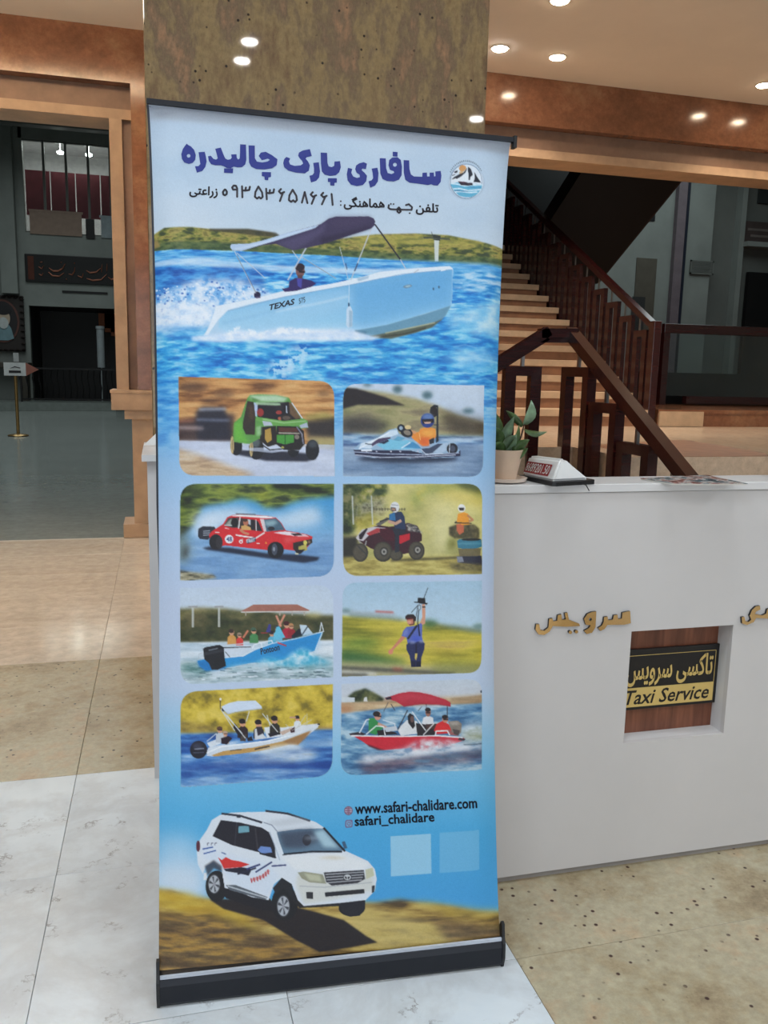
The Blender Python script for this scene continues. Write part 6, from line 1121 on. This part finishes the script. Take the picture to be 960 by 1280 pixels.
def face_pt(a, b, off=.0008): return (Q[0]*(1-a)+Q[1]*a)*(1-b)+(Q[4]*(1-a)+Q[5]*a)*b+fn*off
def plate(name, a0, b0, a1, b1, mat, off, par):
    me_ = mesh(name, [face_pt(a0, b0, off), face_pt(a1, b0, off), face_pt(a1, b1, off), face_pt(a0, b1, off)], [(0, 1, 2, 3)], mat); return link(name, me_, par)
pl = plate('number_plate', .05, .20, .82, .74, plain('red_plate', (150, 34, 42), .4), .0015, tl); pl['label'] = 'red plate with white digits'
v, f = text_fit('8689201.50', (.08, .27), (.79, .27), .42, 0, 0, up=(0, 1), bold=.0018); link('digits', mesh('digits', [face_pt(p[0], p[1], .0022) for p in v], f, WP), pl)
MB().tube([(.05, -.062, .006), (.058, -.075, .002), (.066, -.080, -.014)], .0016, 6).build('lead', CAPM, tl)
pp = thing('potted_plant', 'small rubber plant in a beige pot half hidden by the banner', 'plant', (.955, 2.235, ZT))
POT = plain('beige_ceramic', (206, 180, 158), .45, var=.05); MB().lathe([(.030, .006), (.034, .008), (.050, .088), (.052, .094), (.047, .094), (.044, .080), (.02, .08)]).build('pot', POT, pp, smooth=True); MB().lathe([(.040, 0), (.062, .004), (.066, .014), (.060, .014), (.04, .008)]).build('saucer', plain('pale_saucer', (214, 196, 182), .4), pp, smooth=True); MB().lathe([(.044, .078), (.043, .085), (.01, .088)]).build('soil', plain('dark_soil', (40, 30, 26), .9), pp)
LEAF = plain('glossy_green_leaf', (74, 98, 58), .3, var=.25, scale=30); LEAFP = plain('pale_green_leaf', (120, 146, 118), .3, var=.2, scale=30)
MB().tube([(.02, 0, .08), (.042, -.01, .13), (.05, -.012, .17)], [.004, .003, .002], 6).tube([(-.01, 0, .08), (-.02, 0, .13)], .003, 6).build('stem', plain('brown_stem', (70, 52, 40), .6), pp)
def leaf(base_, tip, wid, mat, fold=.25, side=None):
    a = Vector(base_); b_ = Vector(tip); d = b_-a; s_ = Vector(side) if side else d.cross(Vector((.2, .9, .3))); s_.normalize(); n = s_.cross(d).normalized(); vs = []; L = 7
    for k in range(L):
        t = k/(L-1); wd = wid*math.sin(math.pi*min(1, .08+t*.92)**.8)*(1 if t < 1 else 0); c = a+d*t+n*(math.sin(t*math.pi)*d.length*.12)
        vs += [c-s_*wd+n*wd*fold, c, c+s_*wd+n*wd*fold]
    fs = []
    for k in range(L-1):
        for j in range(2): fs.append((k*3+j, k*3+j+1, (k+1)*3+j+1, (k+1)*3+j))
    me_ = mesh('leaf', vs, fs, mat, True); o = link('leaf', me_, pp); md = o.modifiers.new('thickness', 'SOLIDIFY'); md.thickness = .0012; return o
leaf((.05, -.012, .165), (.064, -.02, .235), .018, LEAFP, .5, (1, .2, 0)); leaf((.05, -.012, .15), (.118, -.02, .145), .014, LEAF, .3, (0, .8, .6)); leaf((.045, -.01, .16), (-.012, -.02, .205), .010, LEAF, .3); leaf((.02, -.01, .085), (.055, -.04, .125), .016, LEAF); leaf((.01, -.01, .08), (.05, -.045, .10), .020, LEAF, .2, (.2, .7, .7)); leaf((0, 0, .08), (.01, -.05, .14), .020, LEAFP, .2); leaf((-.01, 0, .1), (-.05, -.03, .16), .018, LEAF); leaf((0, 0, .09), (.03, -.02, .165), .018, LEAF, .3, (.7, .5, 0)); leaf((-.01, 0, .09), (.005, -.04, .19), .016, LEAFP); leaf((-.02, 0, .12), (-.04, -.01, .2), .018, LEAF); leaf((0, 0, .08), (-.06, -.04, .11), .02, LEAF)
mg = thing('magazine', 'glossy dark photo magazine lying on the counter ledge', 'magazine', (1.525, 2.185, ZT)); 
def magm():
    m_, nt_, b_ = base('magazine_print', .25); v_ = coords(nt_, (9, 9, 9), False); nt_.links.new(cramp(nt_, noise(nt_, v_, 2.2, 3, .6), [(.30, (40, 34, 38)), (.42, (150, 84, 74)), (.5, (196, 190, 186)), (.58, (90, 110, 120)), (.7, (36, 40, 52))]), b_.inputs['Base Color']); return m_
MB().prism([(-.125, .052), (-.098, -.070), (.132, -.098), (.145, .108)], .0005, .0045, 'z').build('pages', plain('paper', (220, 216, 210), .6), mg); MB().prism([(-.127, .052), (-.099, -.072), (.134, -.100), (.147, .110)], .0045, .0055, 'z').build('cover', magm(), mg)
tb_ = thing('round_tub', 'round white tub at the right end of the counter ledge', 'tub', (1.935, 2.26, ZT)); MB().lathe([(.036, 0), (.038, .004), (.038, .020), (.034, .020)]).build('body', plain('tub_grey', (130, 122, 112), .5), tb_, smooth=True); MB().lathe([(.039, .020), (.041, .023), (.040, .027), (.02, .0285)]).build('lid', WP, tb_, smooth=True)
lf = thing('folded_leaflet', 'folded white leaflet standing on the left end of the counter', 'leaflet', (-.01, 3.40, ZT))
PAP = plain('white_paper', (232, 230, 228), .6, var=.02); MB().prism([(-.055, .004), (.02, .075), (.10, .15), (.10, .004)], -.004, -.002, 'y').build('front_leaf', PAP, lf); MB().prism([(-.03, .004), (.10, .12), (.10, .004)], .055, .057, 'y').build('back_leaf', PAP, lf); MB().box((.0, -.006, .012), (.06, -.004, .018)).box((.01, -.006, .028), (.07, -.004, .034)).build('print_lines', plain('print_dark', (70, 60, 66), .6), lf)
# ------------------------------------------------------------------ near stair railing
nr = thing('step_railing', 'polished mahogany railing with rectangular balusters behind the counter', 'railing', (3.0, 5.86, 0)); RO = Vector((3.0, 5.862, 0))
A_, B_, C_, D_ = Vector((3, 5.862, 1.851)), Vector((3, 3.95, .766)), Vector((2.77, 5.862, 1.845)), Vector((2.05, 5.862, 1.40))
m = MB()
for p, q in ((B_, A_), (A_, C_), (C_, D_)):
    e = (q-p).normalized()*.035; m.bar(p-RO-e, q-RO+e, .085, .07); m.bar(p-RO-e+Vector((0, 0, -.05)), q-RO+e+Vector((0, 0, -.05)), .05, .035)
m.build('handrail', DARK_WOOD, nr)
for y0, y1, zt_ in ((5.514, 5.936, 1.602), (5.10, 5.483, 1.358), (4.675, 5.067, 1.11), (4.25, 4.64, .87)):
    q = frame_u(y1-y0, zt_, max(0.0, zt_-1.15), .085, .07); o = q.build('baluster_frame', DARK_WOOD, nr, (0, (y0+y1)/2-5.862, 0)); zc = .851+1.0+((y0+y1)/2-5.862)*.5678
    MB().box((-.012, -.012, zt_), (.012, .012, min(zc, 1.84)-.05)).build('bracket', STEEL, nr, (0, (y0+y1)/2-5.862, 0))
for x0, x1 in ((2.464, 2.753), (2.0, 2.28)):
    zt_ = 1.60 if x0 > 2.3 else 1.3; w_ = x1-x0
    MB().box((-w_/2, -.035, .45), (-w_/2+.085, .035, zt_)).box((w_/2-.085, -.035, .45), (w_/2, .035, zt_)).box((-w_/2+.085, -.035, zt_-.07), (w_/2-.085, .035, zt_)).build('baluster_frame', DARK_WOOD, nr, ((x0+x1)/2-3.0, 0, 0))
    MB().box((-.012, -.012, zt_), (.012, .012, zt_+.09)).build('bracket', STEEL, nr, ((x0+x1)/2-3.0, 0, 0))
MB().box((-.97, -.04, .40), (-.24, .04, .46)).box((-.04, -1.65, -.0), (.04, .08, .03)).build('bottom_rail', DARK_WOOD, nr)
# ------------------------------------------------------------------ direction sign in the hall
ds = thing('direction_sign', 'white arrow sign on a slim brass stand in the hall', 'sign stand', (-3.0, 19.8, 0))
BRASS = plain('brass', (150, 120, 76), .3, .8)
MB().lathe([(.20, 0), (.22, .01), (.20, .03), (.05, .05), (.03, .06)], n=20).build('base', BRASS, ds, smooth=True); MB().tube([(0, 0, .04), (0, 0, 1.42)], .035, 10).build('pole', BRASS, ds)
MB().box((-.22, -.04, 1.30), (.22, -.02, 1.58)).build('board', plain('sign_white', (206, 206, 206), .5), ds); MB().prism([(.22, 1.30), (.48, 1.44), (.22, 1.58)], -.04, -.02).build('arrow_tip', plain('sign_red', (150, 90, 76), .5), ds); MB().box((-.12, -.045, 1.36), (.12, -.04, 1.41)).prism([(-.1, 1.45), (0, 1.50), (.12, 1.47), (.1, 1.46), (0, 1.48)], -.045, -.04).build('lettering', CAPM, ds)
